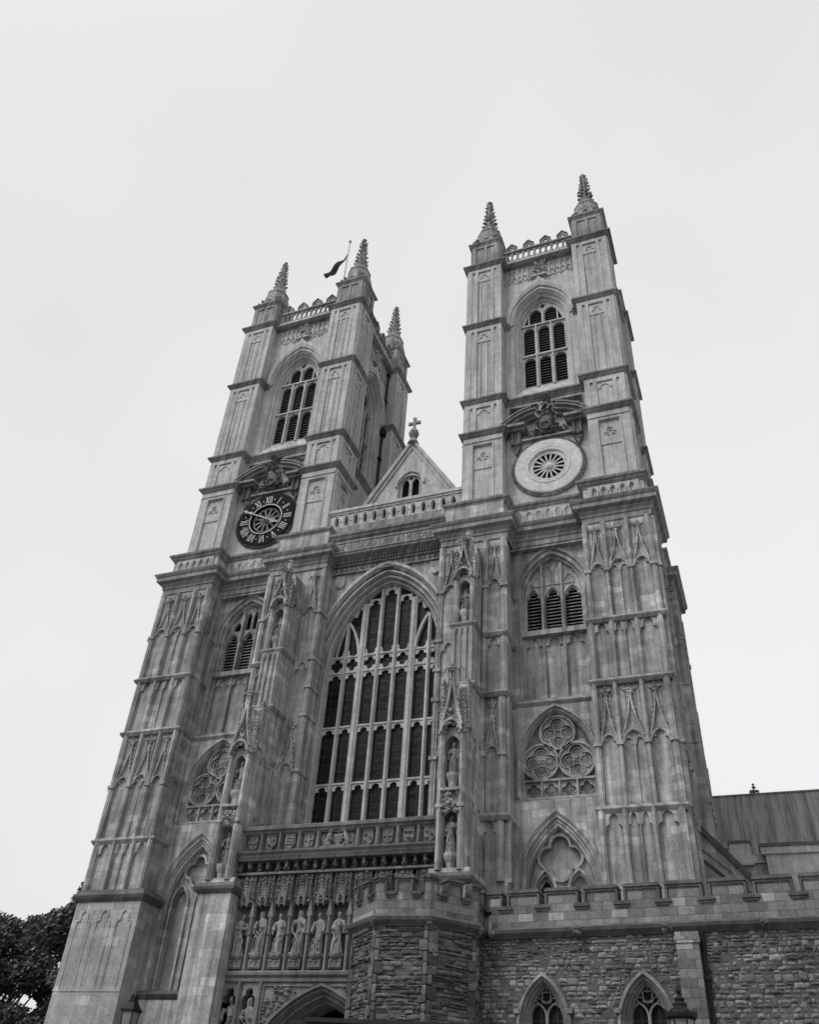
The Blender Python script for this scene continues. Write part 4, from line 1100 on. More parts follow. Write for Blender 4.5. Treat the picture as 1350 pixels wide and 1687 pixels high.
# parapet with shields
m = MB(); fq = Fr(0, -1.55)
POSTS = [-4.9, -3.94, -2.97, -1.96, -1.0, 1.0, 1.96, 2.95, 3.94, 4.9]
m.prism(fq, rect(-4.98, 4.98, 13.2, 14.08), -.32, 0, [rect(a+.1, b-.1, 13.28, 14.0) for a, b in zip(POSTS, POSTS[1:])])
m.box(fq, -4.98, 4.98, 13.2, 14.1, -.5, -.16)
for u in POSTS: m.box(fq, u-.05, u+.05, 13.22, 14.08, -.02, .08)
m.sweep([(-4.98, -1.55), (4.98, -1.55)], [(-.4, 14.06), (.06, 14.06), (.1, 14.14), (.2, 14.2), (.22, 14.34), (.1, 14.4), (-.5, 14.42), (-.5, 14.06)])
par = part('porch_parapet', m, 'porch', church)
pan = list(zip(POSTS, POSTS[1:])); k = 0
for i, (a, b) in enumerate(pan):
    if i == 4: continue
    c = (a+b)/2; z = 13.64; m = MB()
    m.prism(fq, [(c-.25, z+.3), (c-.25, z-.05), (c-.18, z-.2), (c, z-.31), (c+.18, z-.2), (c+.25, z-.05), (c+.25, z+.3)], -.17, -.04)
    if i == 2:
        for q in range(3):
            for r in range(3): m.box(fq, c-.2+.14*q, c-.1+.14*q, z-.12+.14*r, z-.03+.14*r, -.05, .02)
    elif i == 7:
        for q in range(3): m.blob(fq.P(c-.12+.12*q, z+.16, .0), .09)
        m.blob(fq.P(c, z-.1, 0), .17)
    elif i % 3 == 0:
        m.bar(fq, [(c, z+.28), (c, z-.28)], .09, -.05, .02); m.bar(fq, [(c-.24, z+.05), (c+.24, z+.05)], .09, -.05, .025)
    elif i % 3 == 1:
        m.bar(fq, [(c-.22, z+.2), (c+.14, z-.18)], .12, -.05, .02); m.blob(fq.P(c+.12, z+.14, 0), .07); m.blob(fq.P(c-.12, z-.08, 0), .07)
    else:
        for q in range(3): m.blob(fq.P(c-.12+.24*(q % 2), z+.14-.14*q, 0), .08)
    m.bar(fq, [(c-.27, z+.32), (c+.27, z+.32)], .05, -.17, -.02)
    part('heraldic_shield', m, 'statue' if i in (2, 7) else 'porch', par)
m = MB(); z = 13.64
m.prism(fq, [(-.2, z+.24), (-.2, z-.08), (0, z-.3), (.2, z-.08), (.2, z+.24)], -.17, .0)
m.bar(fq, [(0, z+.22), (0, z-.26)], .03, -.01, .02); m.bar(fq, [(-.2, z), (.2, z)], .03, -.01, .022)
for q in range(4): m.blob(fq.P(-.1+.2*(q % 2), z-.1+.2*(q//2), .02), .06)
for q in range(5): m.blob(fq.P(-.14+.07*q, z+.34+.03*(q % 2), .0), .07)
for sg in (-1, 1):      # rearing supporters
    m.tube([fq.P(sg*.5, z-.3, 0), fq.P(sg*.52, z-.1, .03), fq.P(sg*.42, z+.12, .05), fq.P(sg*.36, z+.3, .05)], [.09, .12, .11, .06], 7)
    m.blob(fq.P(sg*.36, z+.36, .06), .11); m.blob(fq.P(sg*.28, z+.35, .08), .06)
    m.tube([fq.P(sg*.4, z+.15, .06), fq.P(sg*.24, z+.2, .1)], [.05, .03], 5); m.tube([fq.P(sg*.42, z+.05, .06), fq.P(sg*.24, z+.0, .1)], [.05, .03], 5)
    m.tube([fq.P(sg*.52, z-.15, .02), fq.P(sg*.36, z-.22, .08), fq.P(sg*.3, z-.34, .06)], [.08, .06, .04], 5)
    m.tube([fq.P(sg*.56, z-.15, .0), fq.P(sg*.72, z-.1, 0), fq.P(sg*.76, z+.1, 0), fq.P(sg*.68, z+.2, 0)], [.05, .03, .03, .05], 5)
m.bar(fq, [(-.8, z-.33), (-.3, z-.3), (.3, z-.3), (.8, z-.33)], .07, -.17, .06)
part('royal_arms', m, 'statue', par)
# rainwater pipe on the inner face of the clock tower
m = MB(); m.tube([(-TX+RW+.14, TY+2.45, 57.0), (-TX+RW+.14, TY+2.45, 34.5)], [.09, .09], 8)
for z in (36, 39.5, 43.5, 47, 50.2, 53.5, 56.6): m.box(Fr(-TX+RW, 0, A90), TY+2.28, TY+2.62, z, z+.16, 0, .26)
m.box(Fr(-TX+RW, 0, A90), TY+2.2, TY+2.7, 49.6, 50.2, 0, .4)
part('drainpipe', m, 'iron', church)
# flying buttress on the south flank
m = MB(); g = Fr(0, 6.1)
m.prism(g, [(14.9, 16.15), (19.6, 10.4), (19.6, 8.0), (18.9, 8.0), (18.3, 10.3), (17.2, 12.2), (16.2, 13.4), (14.9, 14.6)], -.4, .4, back=True)
m.bar(g, [(14.9, 14.7), (16.2, 13.5), (17.2, 12.3), (18.3, 10.4)], .16, -.46, .46)
m.bar(g, [(14.9, 15.1), (16.5, 13.6), (17.6, 12.2), (18.7, 10.4)], .08, .38, .46)
fb = part('flying_buttress', m, 'mid', church)
m = MB(); m.bar(g, [(14.9, 16.2), (19.7, 10.34)], .24, -.5, .5); part('coping', m, 'cope', fb)

# ================================================================== STATUES (each stands in its own niche)
def statue(name, loc, h, label, seed, hat=0, pose=0, group='stone statues in the niches of the church front', lean=0):
    r = random.Random(seed); m = MB()
    N = 28; prof = [(0, .30, .24), (.02, .31, .25), (.12, .285, .225), (.3, .25, .19), (.45, .235, .18), (.56, .215, .165), (.66, .235, .165), (.74, .26, .165), (.79, .25, .15), (.82, .17, .12), (.84, .075, .075), (.868, .07, .075)]
    ph = r.uniform(0, 6); nf = r.choice((7, 8, 9)); bow = r.uniform(-.12, .12); h *= r.uniform(.95, 1.03)
    vs = []; fs = []
    for z, a, b in prof:
        fold = .13*(1-z)**.7 if z < .72 else 0
        for k in range(N):
            t = 2*PI*k/N
            q = 1 + fold*math.sin(nf*t+ph+z*2.5)
            vs.append((a*q*.95*math.cos(t)*h*.5 + bow*math.sin(z*PI)*h*.6, b*q*math.sin(t)*h*.5, z*h))
    for i in range(len(prof)-1):
        for k in range(N):
            j = (k+1) % N; fs.append((i*N+k, i*N+j, (i+1)*N+j, (i+1)*N+k))
    fs += [tuple(range(N-1, -1, -1)), tuple(range((len(prof)-1)*N, len(prof)*N))]
    m.add(vs, fs)
    # head with brow, nose, chin and hair
    hz = .93*h; tx_ = r.uniform(-.02, .02)
    m.lathe((tx_, -.012*h, hz), [(.006, -.075*h), (.034*h, -.066*h), (.046*h, -.035*h), (.052*h, .0), (.05*h, .03*h), (.036*h, .056*h), (.006, .068*h)], 14, 0, .92, 1.08)
    m.blob((tx_, -.068*h, hz-.005*h), .014*h, (.7, 1, 1.4)); m.blob((tx_, -.05*h, hz-.05*h), .02*h); m.blob((tx_, -.056*h, hz+.02*h), .02*h, (1.7, .6, .5))
    if hat == 1: m.lathe((tx_, 0, hz+.02*h), [(.05*h, 0), (.052*h, .05*h), (.03*h, .1*h), (.004, .13*h)], 8, 0, 1, .6)       # mitre
    if hat == 2: m.lathe((tx_, .01*h, hz), [(.064*h, -.09*h), (.07*h, -.02*h), (.062*h, .04*h), (.03*h, .075*h), (.005, .085*h)], 12, 0, 1, 1.0)   # veil
    if hat == 3:
        for k in range(3): m.blob((tx_, -.052*h, hz-.07*h-.02*h*k), .024*h)                                             # beard
    # arms bent to the front of the body
    HAND = {0: ((.05, -.17, .62), (-.05, -.17, .61)), 1: ((.09, -.18, .68), (-.1, -.16, .55)), 2: ((.16, -.12, .46), (-.05, -.18, .66)), 3: ((.06, -.18, .72), (-.06, -.18, .72)), 4: ((.17, -.12, .5), (-.17, -.12, .5))}[pose]
    for sg, hd in zip((1, -1), HAND):
        sh = Vector((sg*.125*h, 0, .775*h)); el = Vector((sg*.165*h, -.03*h, .62*h)); ha = Vector((hd[0]*h, hd[1]*h*.75, hd[2]*h))
        m.tube([sh, (sh+el)/2, el, (el+ha)/2, ha], [.05*h, .048*h, .052*h, .05*h, .035*h], 8)
        for k in range(5): m.tube([ha, ha+Vector(((k-2)*.008*h*-sg*.5, -.02*h, .02*h+.004*h*k))], [.012*h, .008*h], 5)
        m.tube([el, el+Vector((0, -.01, -.16*h))], [.05*h, .03*h], 7)             # hanging sleeve
    if pose == 1: m.box(Fr(.09*h, -.15*h), -.05*h, .05*h, .62*h, .76*h, 0, .03*h)                  # book
    if pose == 2: m.tube([(.17*h, -.11*h, .03*h), (.17*h, -.11*h, .98*h)], [.014*h, .012*h], 6)       # staff
    # cloak folds falling from one hip
    for k in range(3):
        z = r.uniform(.2, .5)*h; sg = r.choice((-1, 1)); m.tube([(sg*-.13*h, -.09*h, z+.13*h), (0, -.125*h, z+.02*h), (sg*.1*h, -.105*h, z-.14*h), (sg*.11*h, -.1*h, z-.2*h)], [.01*h, .016*h, .016*h, .008*h], 5)
    for k in range(6):
        u = r.uniform(-.11, .11)*h; m.tube([(u, -.115*h, .42*h), (u*1.15, -.135*h, .2*h), (u*1.25, -.14*h, .01*h)], [.006*h, .014*h, .018*h], 5)
    m.box(Fr(0, 0), -.16*h, .16*h, -.035*h, .015*h, -.13*h, .14*h)
    o = m.build(name, M['statue'])
    rm = o.modifiers.new('r', 'REMESH'); rm.mode = 'VOXEL'; rm.voxel_size = h*.011
    sm = o.modifiers.new('s', 'SMOOTH'); sm.iterations = 2; sm.factor = .4
    dg = bpy.context.evaluated_depsgraph_get()
    me = bpy.data.meshes.new_from_object(o.evaluated_get(dg)); o.modifiers.clear(); old = o.data; o.data = me; bpy.data.meshes.remove(old)
    me.polygons.foreach_set('use_smooth', [True]*len(me.polygons))
    o.location = loc; o.rotation_euler = (0, 0, lean)
    return tag(o, label, 'statue', group)
ORD = ['first', 'second', 'third', 'fourth', 'fifth', 'sixth', 'seventh', 'eighth', 'ninth', 'tenth']
LOOK = ['facing sideways with arms folded', 'with long hair and folded hands', 'holding up a book', 'veiled and with both hands raised', 'bareheaded in a straight long gown', 'bearded and holding a book', 'half hidden by the turret', 'fully behind the turret', 'fully behind the turret', 'fully behind the turret']
for i in range(10):
    hat = (0, 2, 3, 2, 0, 3, 2, 0, 1, 3)[i]; pose = (0, 0, 1, 3, 4, 1, 0, 2, 1, 0)[i]
    lab = 'robed stone statue, '+ORD[i]+' from the left in the row of ten over the porch' 
    if i < 7: lab = ORD[i]+' robed statue from the left in the porch row, '+LOOK[i]
    statue('stone_statue', (-4.31+.958*i, PYW+.06, 8.93), 1.68, lab, 40+i, hat, pose, lean=(.35, -.1, .1, 0, 0, -.15, .1, 0, .1, -.1)[i])
for u, l, hat, pose in ((-4.33, 'larger robed statue low in the outer niche left of the porch arch', 0, 1), (-3.4, 'larger veiled statue low in the niche nearest the left of the porch arch', 2, 0), (3.4, 'larger statue low in the niche nearest the right of the porch arch', 3, 1), (4.33, 'larger statue low in the outer niche right of the porch arch', 0, 2)):
    statue('stone_statue', (u, PYW+.22, 5.24), 2.15, l, int(80+u*3), hat, pose, lean=.15)
for s in (-1, 1):
    sd = 'left' if s < 0 else 'right'
    statue('stone_statue', (s*5.58, -1.86, 12.62), 1.6, 'lowest of three stone statues in the niche pier '+sd+' of the great window', 60+s, 3, 1, lean=-.1*s)
    statue('stone_statue', (s*5.58, -1.86, 16.1), 1.5, 'middle of three stone statues in the niche pier '+sd+' of the great window', 64+s, 1, 2)
    statue('stone_statue', (s*5.58, -.68, 25.3), 1.4, 'uppermost small statue in the niche pier '+sd+' of the great window', 68+s, 2, 0)

# ================================================================== FLAG
TXN = -TX
pole = MB(); pole.lathe((TXN, TY, 0), [(.11, 57.4), (.1, 62), (.06, 74.9), (.05, 75.0), (.13, 75.05), (.16, 75.2), (.1, 75.35), (.01, 75.4)], 10)
po = tag(pole.build('flagpole', M['pole'], smooth=False), 'slim pale flagpole standing on the roof of the clock tower', 'flagpole')
nx, nz = 26, 12; vs = []; fs = []
for i in range(nx+1):
    for j in range(nz+1):
        a = i/nx; b = j/nz
        hw_ = .36+.12*math.sin(PI*a)-.3*a**3
        x = TXN-.07-2.15*a + .05*math.sin(a*8)
        z = 72.75-2.35*a-.12*math.sin(a*PI) + (b-.5)*2*hw_*(-1) + .05*math.sin(a*9+b*2)
        y = TY + .2*math.sin(a*9+b*2.6)*min(1, a*3) + .22*math.sin(b*7+a*2)*min(1, a*2)
        vs.append((x, y, z))
for i in range(nx):
    for j in range(nz):
        q = i*(nz+1)+j; fs.append((q, q+1, q+nz+2, q+nz+1))
m = MB(); m.add(vs, fs); fl = m.build('flag', M['flag'], smooth=True)
sl_ = fl.modifiers.new('s', 'SOLIDIFY'); sl_.thickness = .015
tag(fl, 'limp dark flag drooping from the flagpole on the clock tower', 'flag')

# ================================================================== LOW WING AND TURRET
def rows(mb, f, u0, u1, z0, z1, hmin, hmax, wmin, wmax, w, dmin, dmax, c, skip=None):
    z = z0
    while z < z1-.03:
        h = min(rnd.uniform(hmin, hmax), z1-z)
        u = u0
        while u < u1-.03:
            b = min(rnd.uniform(wmin, wmax), u1-u)
            if u1-u-b < wmin*.5: b = u1-u
            hh = h
            if not (skip and skip(u, u+b, z, z+h)):
                if rnd.random() < .4 and h > .15 and b > .1:
                    hs = h*rnd.uniform(.4, .6)
                    mb.stone(f, u+.006, u+b-.006, z+.006, z+hs-.004, w-.05, w+rnd.uniform(dmin, dmax), c)
                    mb.stone(f, u+.006, u+b-.006, z+hs+.004, z+h-.006, w-.05, w+rnd.uniform(dmin, dmax), c)
                else: mb.stone(f, u+.006, u+b-.006, z+.006, z+h-.006, w-.05, w+rnd.uniform(dmin, dmax), c)
            u += b
        z += h
def merlons(mb, f, spans, z0, z1, w0, w1):
    """coping that follows the stepped top: merlon caps and embrasure sills are butted"""
    for i, (a, b) in enumerate(spans):
        mb.prism(Fr(f.o[0], f.o[1], math.atan2(f.s, f.c)), rect(a, b, z0, z1), w0, w1, back=True)
def coping(mb, f, a, b, z, w0, w1, ends=True):
    for o, d0, d1 in ((.05, -.2, -.12), (.1, -.12, -.04), (.06, -.04, .0)):
        e = o if ends else 0
        mb.box(f, a-e, b+e, z+d0, z+d1, w0-o, w1+o)
ang = math.atan2(-.08582, .99631)
fW = Fr(8.470, -5.968, ang)
wing = tag(empty('crenellated_wing', (14, -3, 0)), 'low rubble stone wing with battlements and two pointed windows, right of the turret', 'building')
def wpart(name, mb, mat, par=None, label=None):
    o = mb.build(name, M[mat]); p = par or wing; o.parent = p
    if p is wing: o.matrix_parent_inverse = Matrix.Translation((-14, 3, 0))
    if label: o['label'] = label
    return o
WINS = [(1.93, .58), (5.26, .57)]
def arch_in(u, z, uc, a, spring, apex):
    if z < spring: return abs(u-uc) < a
    h = apex-spring; r = (a*a+h*h)/(2*a); x = abs(u-uc)
    return x < a and (x+r-a)**2 + (z-spring)**2 < r*r
OA, OS, OT = .86, 5.75, 7.25
def skipw(a, b, z0, z1):
    for uc, _ in WINS:
        for u in (a, (a+b)/2, b):
            for z in (z0, z1):
                if z0 > 4.2 and arch_in(u, z, uc, OA-.05, OS, OT-.05): return True
    return 6.44 < (a+b)/2 < 7.14 and z1 < 8.2
m = MB(); rows(m, fW, -.4, 15.2, 0, 8.42, .09, .25, .1, .36, 0, -.015, .06, .03, skipw)
wall_ = wpart('rubble_wall', m, 'rub')
m = MB(); m.prism(fW, rect(-.5, 15.2, 0, 8.45), -.6, -.01, [popening(uc, OA-.02, OS, OT-.02, 4.25) for uc, _ in WINS]); wpart('wall_core', m, 'mortar')
for uc, a in WINS:
    m = MB()
    m.loft(fW, [(popening(uc, q, OS, t, 4.25), w) for q, t, w in ((OA+.06, OT+.08, -.05), (OA+.06, OT+.08, .12), (OA-.04, OT-.04, .16), (OA-.06, OT-.06, .02), (.74, 7.1, .02), (.7, 7.05, -.1), (.66, 7.02, -.1), (.62, 6.98, -.22), (.58, 6.95, -.22), (.58, 6.95, -.5))])
    m.box(fW, uc-.035, uc+.035, 4.3, 6.1, -.42, -.26)
    for q in (-.29, .29): m.bar(fW, [(uc+q+.27, 5.0)] + pointed(uc+q, .27, 6.08, 6.46, 8) + [(uc+q-.27, 5.0)], .055, -.42, -.27)
    m.bar(fW, foil(uc, 6.64, .19, 4, PI/4, 24), .04, -.42, -.28, True)
    for sg in (-1, 1):
        m.bar(fW, [(uc+sg*.29, 6.44), (uc+sg*.36, 6.6), (uc+sg*.32, 6.74)], .04, -.42, -.28); m.bar(fW, [(uc+sg*.2, 6.62), (uc+sg*.36, 6.62)], .035, -.42, -.28)
        m.bar(fW, [(uc+sg*.02, 6.46), (uc+sg*.12, 6.56)], .035, -.42, -.28)
    m.bar(fW, [(uc, 6.82), (uc, 6.98)], .035, -.42, -.28)
    m.box(fW, uc-.95, uc+.95, 4.1, 4.26, -.4, .12)
    for sg in (-1, 1): m.box(fW, uc+sg*.9-.09, uc+sg*.9+.09, 6.12, 6.26, -.02, .2)
    wn = wpart('pointed_window', m, 'trim')
    m = MB(); m.prism(fW, rect(uc-.7, uc+.7, 4.2, 7.0), -.5, -.42); wpart('leaded_glass', m, 'glass', wn)
m = MB(); m.box(fW, 6.44, 7.14, 0, 8.02, -.1, .32); m.prism(Fr(*fW.P(6.42, 0, 0)[:2], ang-A90), [(0, 8.02), (.0, 8.02), (.0, 8.3)], 0, .1) if False else None
m.box(fW, 6.4, 7.19, 8.02, 8.2, -.1, .36); m.box(fW, 6.42, 7.17, 8.2, 8.36, -.1, .26)
wpart('flat_buttress', m, 'ash')
m = MB(); m.tube([fW.P(7.25, 0, .12), fW.P(7.25, 8.35, .12)], [.06, .06], 8)
for z in (1, 3, 5, 7): m.box(fW, 7.16, 7.34, z, z+.1, 0, .2)
wpart('drainpipe', m, 'iron')
o_ = 15.2
m = MB(); 
m.sweep([tuple(fW.P(u, 0, 0)[:2]) for u in (.1, o_)], [(-.3, 8.38), (.06, 8.36), (.12, 8.42), (.24, 8.52), (.28, 8.62), (.2, 8.66), (.02, 8.74), (-.3, 8.74)]); wpart('string_course', m, 'cope')
for t in (.25, 3.25, 6.23, 9.23, 12.3):
    m = MB(); 
    for _ in range(9): m.blob(fW.P(t+rnd.uniform(-.1, .1), 8.47+rnd.uniform(-.1, .1), .3+rnd.uniform(-.05, .12)), .1)
    wpart('carved_boss', m, 'cope')
m = MB(); m.box(fW, .1, o_, 8.7, 9.3, -.42, .0)
sp = [(-.1+1.38*0, .42)] + [(.81+1.383*k, 1.8+1.383*k) for k in range(11)]
sp = [(a, min(b, o_)) for a, b in sp if a < o_-.3]
for a, b in sp: m.box(fW, a, b, 9.3, 9.78, -.42, -.0)
wpart('parapet', m, 'ash')
m = MB()
for i, (a, b) in enumerate(sp):
    coping(m, fW, a, b, 9.97, -.42, 0)
    m.box(fW, a-.1, a-.02, 9.36, 9.8, -.45, .07); m.box(fW, b+.02, b+.1, 9.36, 9.8, -.45, .07)
    if i < len(sp)-1:
        c, d = b, sp[i+1][0]; coping(m, fW, c+.02, d-.02, 9.44, -.42, 0, True)
wpart('coping', m, 'cope')
m = MB(); m.box(Fr(0, 0), 8.0, 23.3, 8.3, 8.66, -1.3, 5.4); wpart('flat_roof', m, 'lead')
m = MB(); m.box(Fr(0, 0), 23.0, 23.4, 0, 8.3, -1.3, 6.8); wpart('end_wall', m, 'ash')
# turret
TC = (5.95, -6.05); TH = R(4.5); RO = 2.42
tur = tag(empty('octagonal_turret', (TC[0], TC[1], 0)), 'squat octagonal rubble turret with battlements, standing before the right half of the porch', 'turret')
def tpart(name, mb, mat):
    o = mb.build(name, M[mat]); o.parent = tur; o.matrix_parent_inverse = Matrix.Translation((-TC[0], -TC[1], 0)); return o
ap = RO*math.cos(PI/8); sl2 = RO*math.sin(PI/8)
m = MB(); core = MB(); cop = MB(); pa = MB()
for k in range(8):
    a = TH+k*PI/4
    f = Fr(TC[0]+ap*math.sin(a), TC[1]-ap*math.cos(a), a)
    rows(m, f, -sl2+.14, sl2-.14, 0, 8.42, .06, .17, .14, .62, 0, -.03, .085, .025)
    # corner quoins
    z = 0; qu = m
    while z < 8.4:
        h = min(rnd.uniform(.22, .42), 8.42-z); l = rnd.choice((.16, .34))
        qu.stone(f, -sl2+.0, -sl2+l, z+.006, z+h-.006, -.05, rnd.uniform(.05, .08), .015)
        l2 = rnd.choice((.15, .3)); qu.stone(f, sl2-l2, sl2, z+.006, z+h-.006, -.05, rnd.uniform(.05, .08), .015)
        z += h
    f2 = Fr(TC[0]+(ap-.05)*math.sin(a), TC[1]-(ap-.05)*math.cos(a), a); s3 = (ap-.05)*math.tan(PI/8)
    core.prism(f2, rect(-s3, s3, 0, 8.5), -.1, .02)
    # parapet plate with two embrasures
    sv = (ap+.06)*math.tan(PI/8); f3 = Fr(TC[0]+(ap+.06)*math.sin(a), TC[1]-(ap+.06)*math.cos(a), a)
    e0, e1 = .26, .68
    pa.prism(f3, rect(-sv, sv, 8.68, 9.34), -.34, 0, back=True)
    for u0, u1 in ((-sv, -e1), (-e0, e0), (e1, sv)):
        pa.prism(f3, rect(u0, u1, 9.34, 9.8), -.34, 0, back=True)
        coping(cop, f3, u0+(.0 if u0 < -e1 else .0), u1, 10.0, -.34, 0, u0 == -e0)
    for u in (-e1, -e0, e0, e1): cop.box(f3, u-.05 if u in (-e0, e1) else u-.02, u+.05 if u in (-e1, e0) else u+.02, 9.4, 9.8, -.36, .06)
    for u0, u1 in ((-e1, -e0), (e0, e1)): coping(cop, f3, u0+.04, u1-.04, 9.46, -.34, .02, False)
tpart('rubble_wall', m, 'rub2'); tpart('wall_core', core, 'mortar'); tpart('parapet', pa, 'ash'); tpart('coping', cop, 'cope')
pth = [(TC[0]+(RO+.05)*math.cos(TH+PI/8+k*PI/4), TC[1]+(RO+.05)*math.sin(TH+PI/8+k*PI/4)) for k in range(8)]
m = MB(); m.sweep(pth, [(-.3, 8.36), (.0, 8.36), (.06, 8.42), (.18, 8.52), (.22, 8.62), (.14, 8.66), (.02, 8.76), (-.3, 8.76)], True); tpart('string_course', m, 'cope')
for k in range(8):
    a = TH+PI/8+k*PI/4; m = MB()
    for _ in range(7): m.blob((TC[0]+(RO+.2)*math.cos(a)+rnd.uniform(-.06, .06), TC[1]+(RO+.2)*math.sin(a)+rnd.uniform(-.06, .06), 8.48+rnd.uniform(-.08, .08)), .09)
    tpart('carved_boss', m, 'cope')
m = MB(); m.lathe((TC[0], TC[1], 0), [(RO-.1, 8.5), (RO-.15, 8.8), (.1, 9.0)], 8, TH+PI/8); tpart('lead_roof', m, 'lead')

# ================================================================== HALL BEHIND, far right
hall = tag(empty('lead_roofed_hall', (24, 12, 0)), 'hall with a steep streaky lead roof and stepped parapet beyond the right tower', 'building')
def hpart(name, mb, mat):
    o = mb.build(name, M[mat]); o.parent = hall; o.matrix_parent_inverse = Matrix.Translation((-24, -12, 0)); return o
fH = Fr(0, 10.0)
m = MB(); m.box(fH, 15.7, 34, 0, 15.2, -8, 0); hpart('wall', m, 'mid')
m = MB(); m.prism(fH, [(15.7, 15.1), (34, 15.1), (34, 15.5), (17.45, 15.5), (17.45, 16.1), (16.45, 16.1), (16.45, 15.75), (15.7, 15.75)], -.4, .12); m.box(fH, 17.9, 34, 15.4, 15.75, -.5, .5); m.box(fH, 18.1, 34, 13.2, 15.4, -.5, .4)
m.box(fH, 15.7, 17.5, 15.0, 15.12, -.2, .24)
hpart('parapet', m, 'up')
m = MB(); m.box(fH, 16.4, 17.5, 16.1, 16.22, -.5, .2); m.box(fH, 15.7, 16.4, 15.75, 15.87, -.5, .2); m.box(fH, 17.85, 34, 15.75, 15.9, -.55, .56); hpart('coping', m, 'cope')
m = MB(); g = Fr(15.6, 0, A90)   # cross-section in the y,z plane
m.add([(15.6, 10.4, 14.6), (34, 10.4, 14.6), (34, 13.0, 19.6), (15.6, 13.0, 19.6), (15.6, 17.5, 14.6), (34, 17.5, 14.6)], [(0,1,2,3), (5,4,3,2), (0,3,4), (1,5,2)])
for i in range(27):
    x = 15.9+i*.68+rnd.uniform(-.1, .1); m.tube([(x, 10.39, 14.6), (x+rnd.uniform(-.04, .04), 11.7, 17.1), (x+rnd.uniform(-.03, .03), 12.99, 19.6)], [.03, .03, .03], 5)
m.tube([(15.6, 13, 19.62), (34, 13, 19.62)], [.07, .07], 6)
hpart('roof', m, 'roof')
m = MB(); c = (18.15, 13.0, 19.5)
m.tube([c, (c[0], c[1], 20.2)], [.05, .03], 6)
for dx, dz, r in ((0, .95, .12), (0, .7, .15), (-.24, .4, .13), (.24, .4, .13), (-.12, .45, .12), (.12, .45, .12), (-.3, .25, .1), (.3, .25, .1), (0, .3, .14)): m.blob((c[0]+dx*.7, c[1], c[2]+dz*.72), r*.8)
hpart('ridge_finial', m, 'lead')

# ================================================================== LAMPS, KIOSK
def lamp_left():
    x, y = -1.32, -12.0
    r = tag(empty('street_lamp', (x, y, 0)), 'small black lantern on a post in front of the left statue pier', 'street lamp')
    def lp(n, m, mt, par=None):
        o = m.build(n, M[mt]); o.parent = par or r
        if par is None: o.matrix_parent_inverse = Matrix.Translation((-x, -y, 0))
        return o
    m = MB(); m.lathe((x, y, 0), [(.18, 0), (.2, .1), (.12, .5), (.14, .6), (.07, .8), (.05, 4.3), (.1, 4.35), (.06, 4.5)], 12); lp('post', m, 'iron')
    m = MB()
    for q in range(4):
        a = q*A90+PI/4; m.tube([(x+.13*math.cos(a)*1.414, y+.13*math.sin(a)*1.414, 4.5), (x+.2*math.cos(a)*1.414, y+.2*math.sin(a)*1.414, 5.22)], [.018, .018], 5)
    m.lathe((x, y, 0), [(.2, 4.45), (.2, 4.52)], 4, PI/4)
    m.lathe((x, y, 0), [(.33, 5.2), (.34, 5.26), (.31, 5.28)], 4, PI/4)
    fr = lp('lantern_frame', m, 'iron')
    m = MB(); m.lathe((x, y, 0), [(.17, 4.53), (.27, 5.2)], 4, PI/4); lp('lantern_glass', m, 'lampglass', fr)
    m = MB(); m.lathe((x, y, 0), [(.31, 5.28), (.15, 5.47), (.16, 5.5), (.11, 5.52), (.12, 5.62), (.1, 5.64)], 4, PI/4)
    for q in range(4): m.blob((x+.08*math.cos(q*A90), y+.08*math.sin(q*A90), 5.66), .04)
    lp('lantern_roof', m, 'iron')
    m = MB(); m.lathe((x, y, 0), [(.05, 4.55), (.06, 4.9), (.03, 5.0)], 8); lp('lamp_bulb', m, 'lampglass', fr)
lamp_left()
def lamp_right():
    x, y = 16.17, -21.0
    r = tag(empty('street_lamp', (x, y, 0)), 'ornate black lantern with crown and finial before the rubble wing', 'street lamp')
    def lp(n, m, mt, par=None):
        o = m.build(n, M[mt]); o.parent = par or r
        if par is None: o.matrix_parent_inverse = Matrix.Translation((-x, -y, 0))
        return o
    m = MB(); m.lathe((x, y, 0), [(.2, 0), (.22, .12), (.13, .5), (.15, .6), (.08, .8), (.06, 3.1), (.12, 3.16), (.08, 3.3)], 12); lp('post', m, 'iron')
    m = MB()
    for q in range(6):
        a = q*PI/3; m.tube([(x+.12*math.cos(a), y+.12*math.sin(a), 3.3), (x+.2*math.cos(a), y+.2*math.sin(a), 3.94)], [.014, .014], 5)
    m.lathe((x, y, 0), [(.14, 3.28), (.15, 3.33)], 6, 0); m.lathe((x, y, 0), [(.22, 3.92), (.245, 3.95), (.25, 4.0), (.22, 4.0)], 12, 0)
    for q in range(12):
        a = q*PI/6; m.tube([(x+.235*math.cos(a), y+.235*math.sin(a), 3.98), (x+.25*math.cos(a), y+.25*math.sin(a), 4.07)], [.02, .004], 5)
    fr = lp('lantern_frame', m, 'iron')
    m = MB(); m.lathe((x, y, 0), [(.125, 3.33), (.2, 3.92)], 6, 0); lp('lantern_glass', m, 'lampglass', fr)
    m = MB(); m.lathe((x, y, 0), [(.22, 4.0), (.19, 4.05), (.12, 4.09), (.11, 4.11), (.115, 4.14), (.1, 4.17), (.07, 4.19), (.085, 4.21), (.08, 4.24), (.03, 4.26), (.02, 4.28), (.045, 4.33), (.04, 4.36), (.012, 4.42), (.005, 4.45)], 14, 0); lp('lantern_roof', m, 'iron')
lamp_right()
kx, ky = 9.55, -22.0
ki = tag(empty('ticket_kiosk', (kx, ky, 0)), 'long black stained timber kiosk whose flat roof edge shows below the turret', 'kiosk')
fK = Fr(kx, ky, R(9))
def kp(n, m, mt):
    o = m.build(n, M[mt]); o.parent = ki; o.matrix_parent_inverse = Matrix.Translation((-kx, -ky, 0)); return o
m = MB(); m.box(fK, .35, 6.6, 0, 3.4, -2.6, -.35)
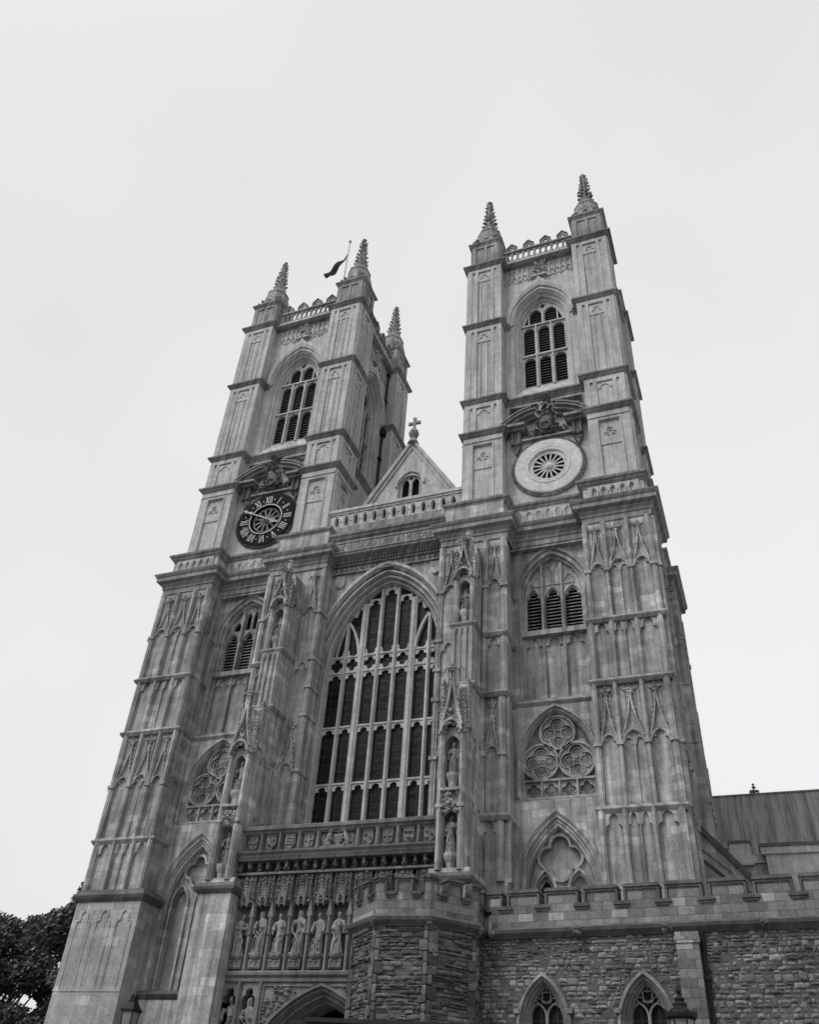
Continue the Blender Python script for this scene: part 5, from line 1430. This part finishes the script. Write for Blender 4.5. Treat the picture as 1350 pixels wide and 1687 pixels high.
for i in range(28): m.box(fK, .42+i*.22, .6+i*.22, .1, 3.35, -.36, -.33)
kp('wall', m, 'timber')
m = MB(); m.box(fK, .33, 7.0, 3.4, 3.68, -2.9, 0); m.box(fK, .3, 7.05, 3.68, 3.75, -2.95, .06); m.box(fK, .33, 7.0, 3.52, 3.57, -.01, .03); kp('roof', m, 'timber')
m = MB(); m.box(fK, .0, .32, 3.3, 3.72, -2.6, -.08); m.box(fK, .0, .32, 3.6, 3.66, -.09, -.04); kp('fascia_end', m, 'timber')

# ================================================================== TREES at the left
def tree(x, y, h, r, seed, label):
    rr = random.Random(seed)
    t = tag(empty('plane_tree', (x, y, 0)), label, 'tree', 'dark leafy trees left of the church')
    m = MB(); m.tube([(0, 0, 0), (.1, 0, h*.25), (-.1, .1, h*.45), (0, 0, h*.75)], [.45, .36, .28, .08], 10)
    blobs = []
    for i in range(38):
        a = rr.uniform(0, 6.28); zz = rr.uniform(.3, .97); q = r*rr.uniform(.35, 1.0)*math.sin(PI*min(1, .15+zz*.82))**.6
        c = Vector((q*math.cos(a), q*math.sin(a), h*zz)); blobs.append((c, r*rr.uniform(.15, .3)))
        m.tube([(0, 0, h*max(.2, zz-.3)), tuple(c*.6+Vector((0, 0, h*max(.2, zz-.3)*.4))), tuple(c)], [.14, .08, .03], 6)
    o = m.build('trunk', M['bark']); o.parent = t
    m = MB()
    for c, br in blobs:
        n = int(680*br)
        for _ in range(n):
            d = Vector((rr.gauss(0, 1), rr.gauss(0, 1), rr.gauss(0, 1))).normalized()*br*rr.uniform(.55, 1.12)
            d.z *= .75
            p = c+d; s_ = rr.uniform(.1, .2)
            nrm = Vector((rr.gauss(0, 1), rr.gauss(0, 1), rr.gauss(.6, 1))).normalized(); ux = nrm.orthogonal().normalized(); uy = nrm.cross(ux)
            m.add([tuple(p-ux*s_), tuple(p-uy*s_*.6+ux*s_*.2), tuple(p+ux*s_), tuple(p+uy*s_*.6)], [(0,1,2,3)])
    o = m.build('crown', M['leaf']); o.parent = t
tree(-23.6, 11.5, 15.9, 4.4, 5, 'tree close behind the left corner buttress of the church')
tree(-31.5, 13.5, 15.0, 5.0, 6, 'tree at the left edge, outermost of the trees beside the church')
tree(-25.0, 20.0, 17.0, 5.0, 9, 'tall tree farther back between the two nearer trees')

# ================================================================== GROUND
m = MB(); m.add([(-600, -600, 0), (600, -600, 0), (600, 600, 0), (-600, 600, 0)], [(0,1,2,3)]); tag(m.build('ground', M['tarmac']), kind='structure')
m = MB(); m.add([(-40, -45, .004), (40, -45, .004), (40, 0, .004), (-40, 0, .004)], [(0,1,2,3)]); tag(m.build('paving', M['pave']), kind='structure')
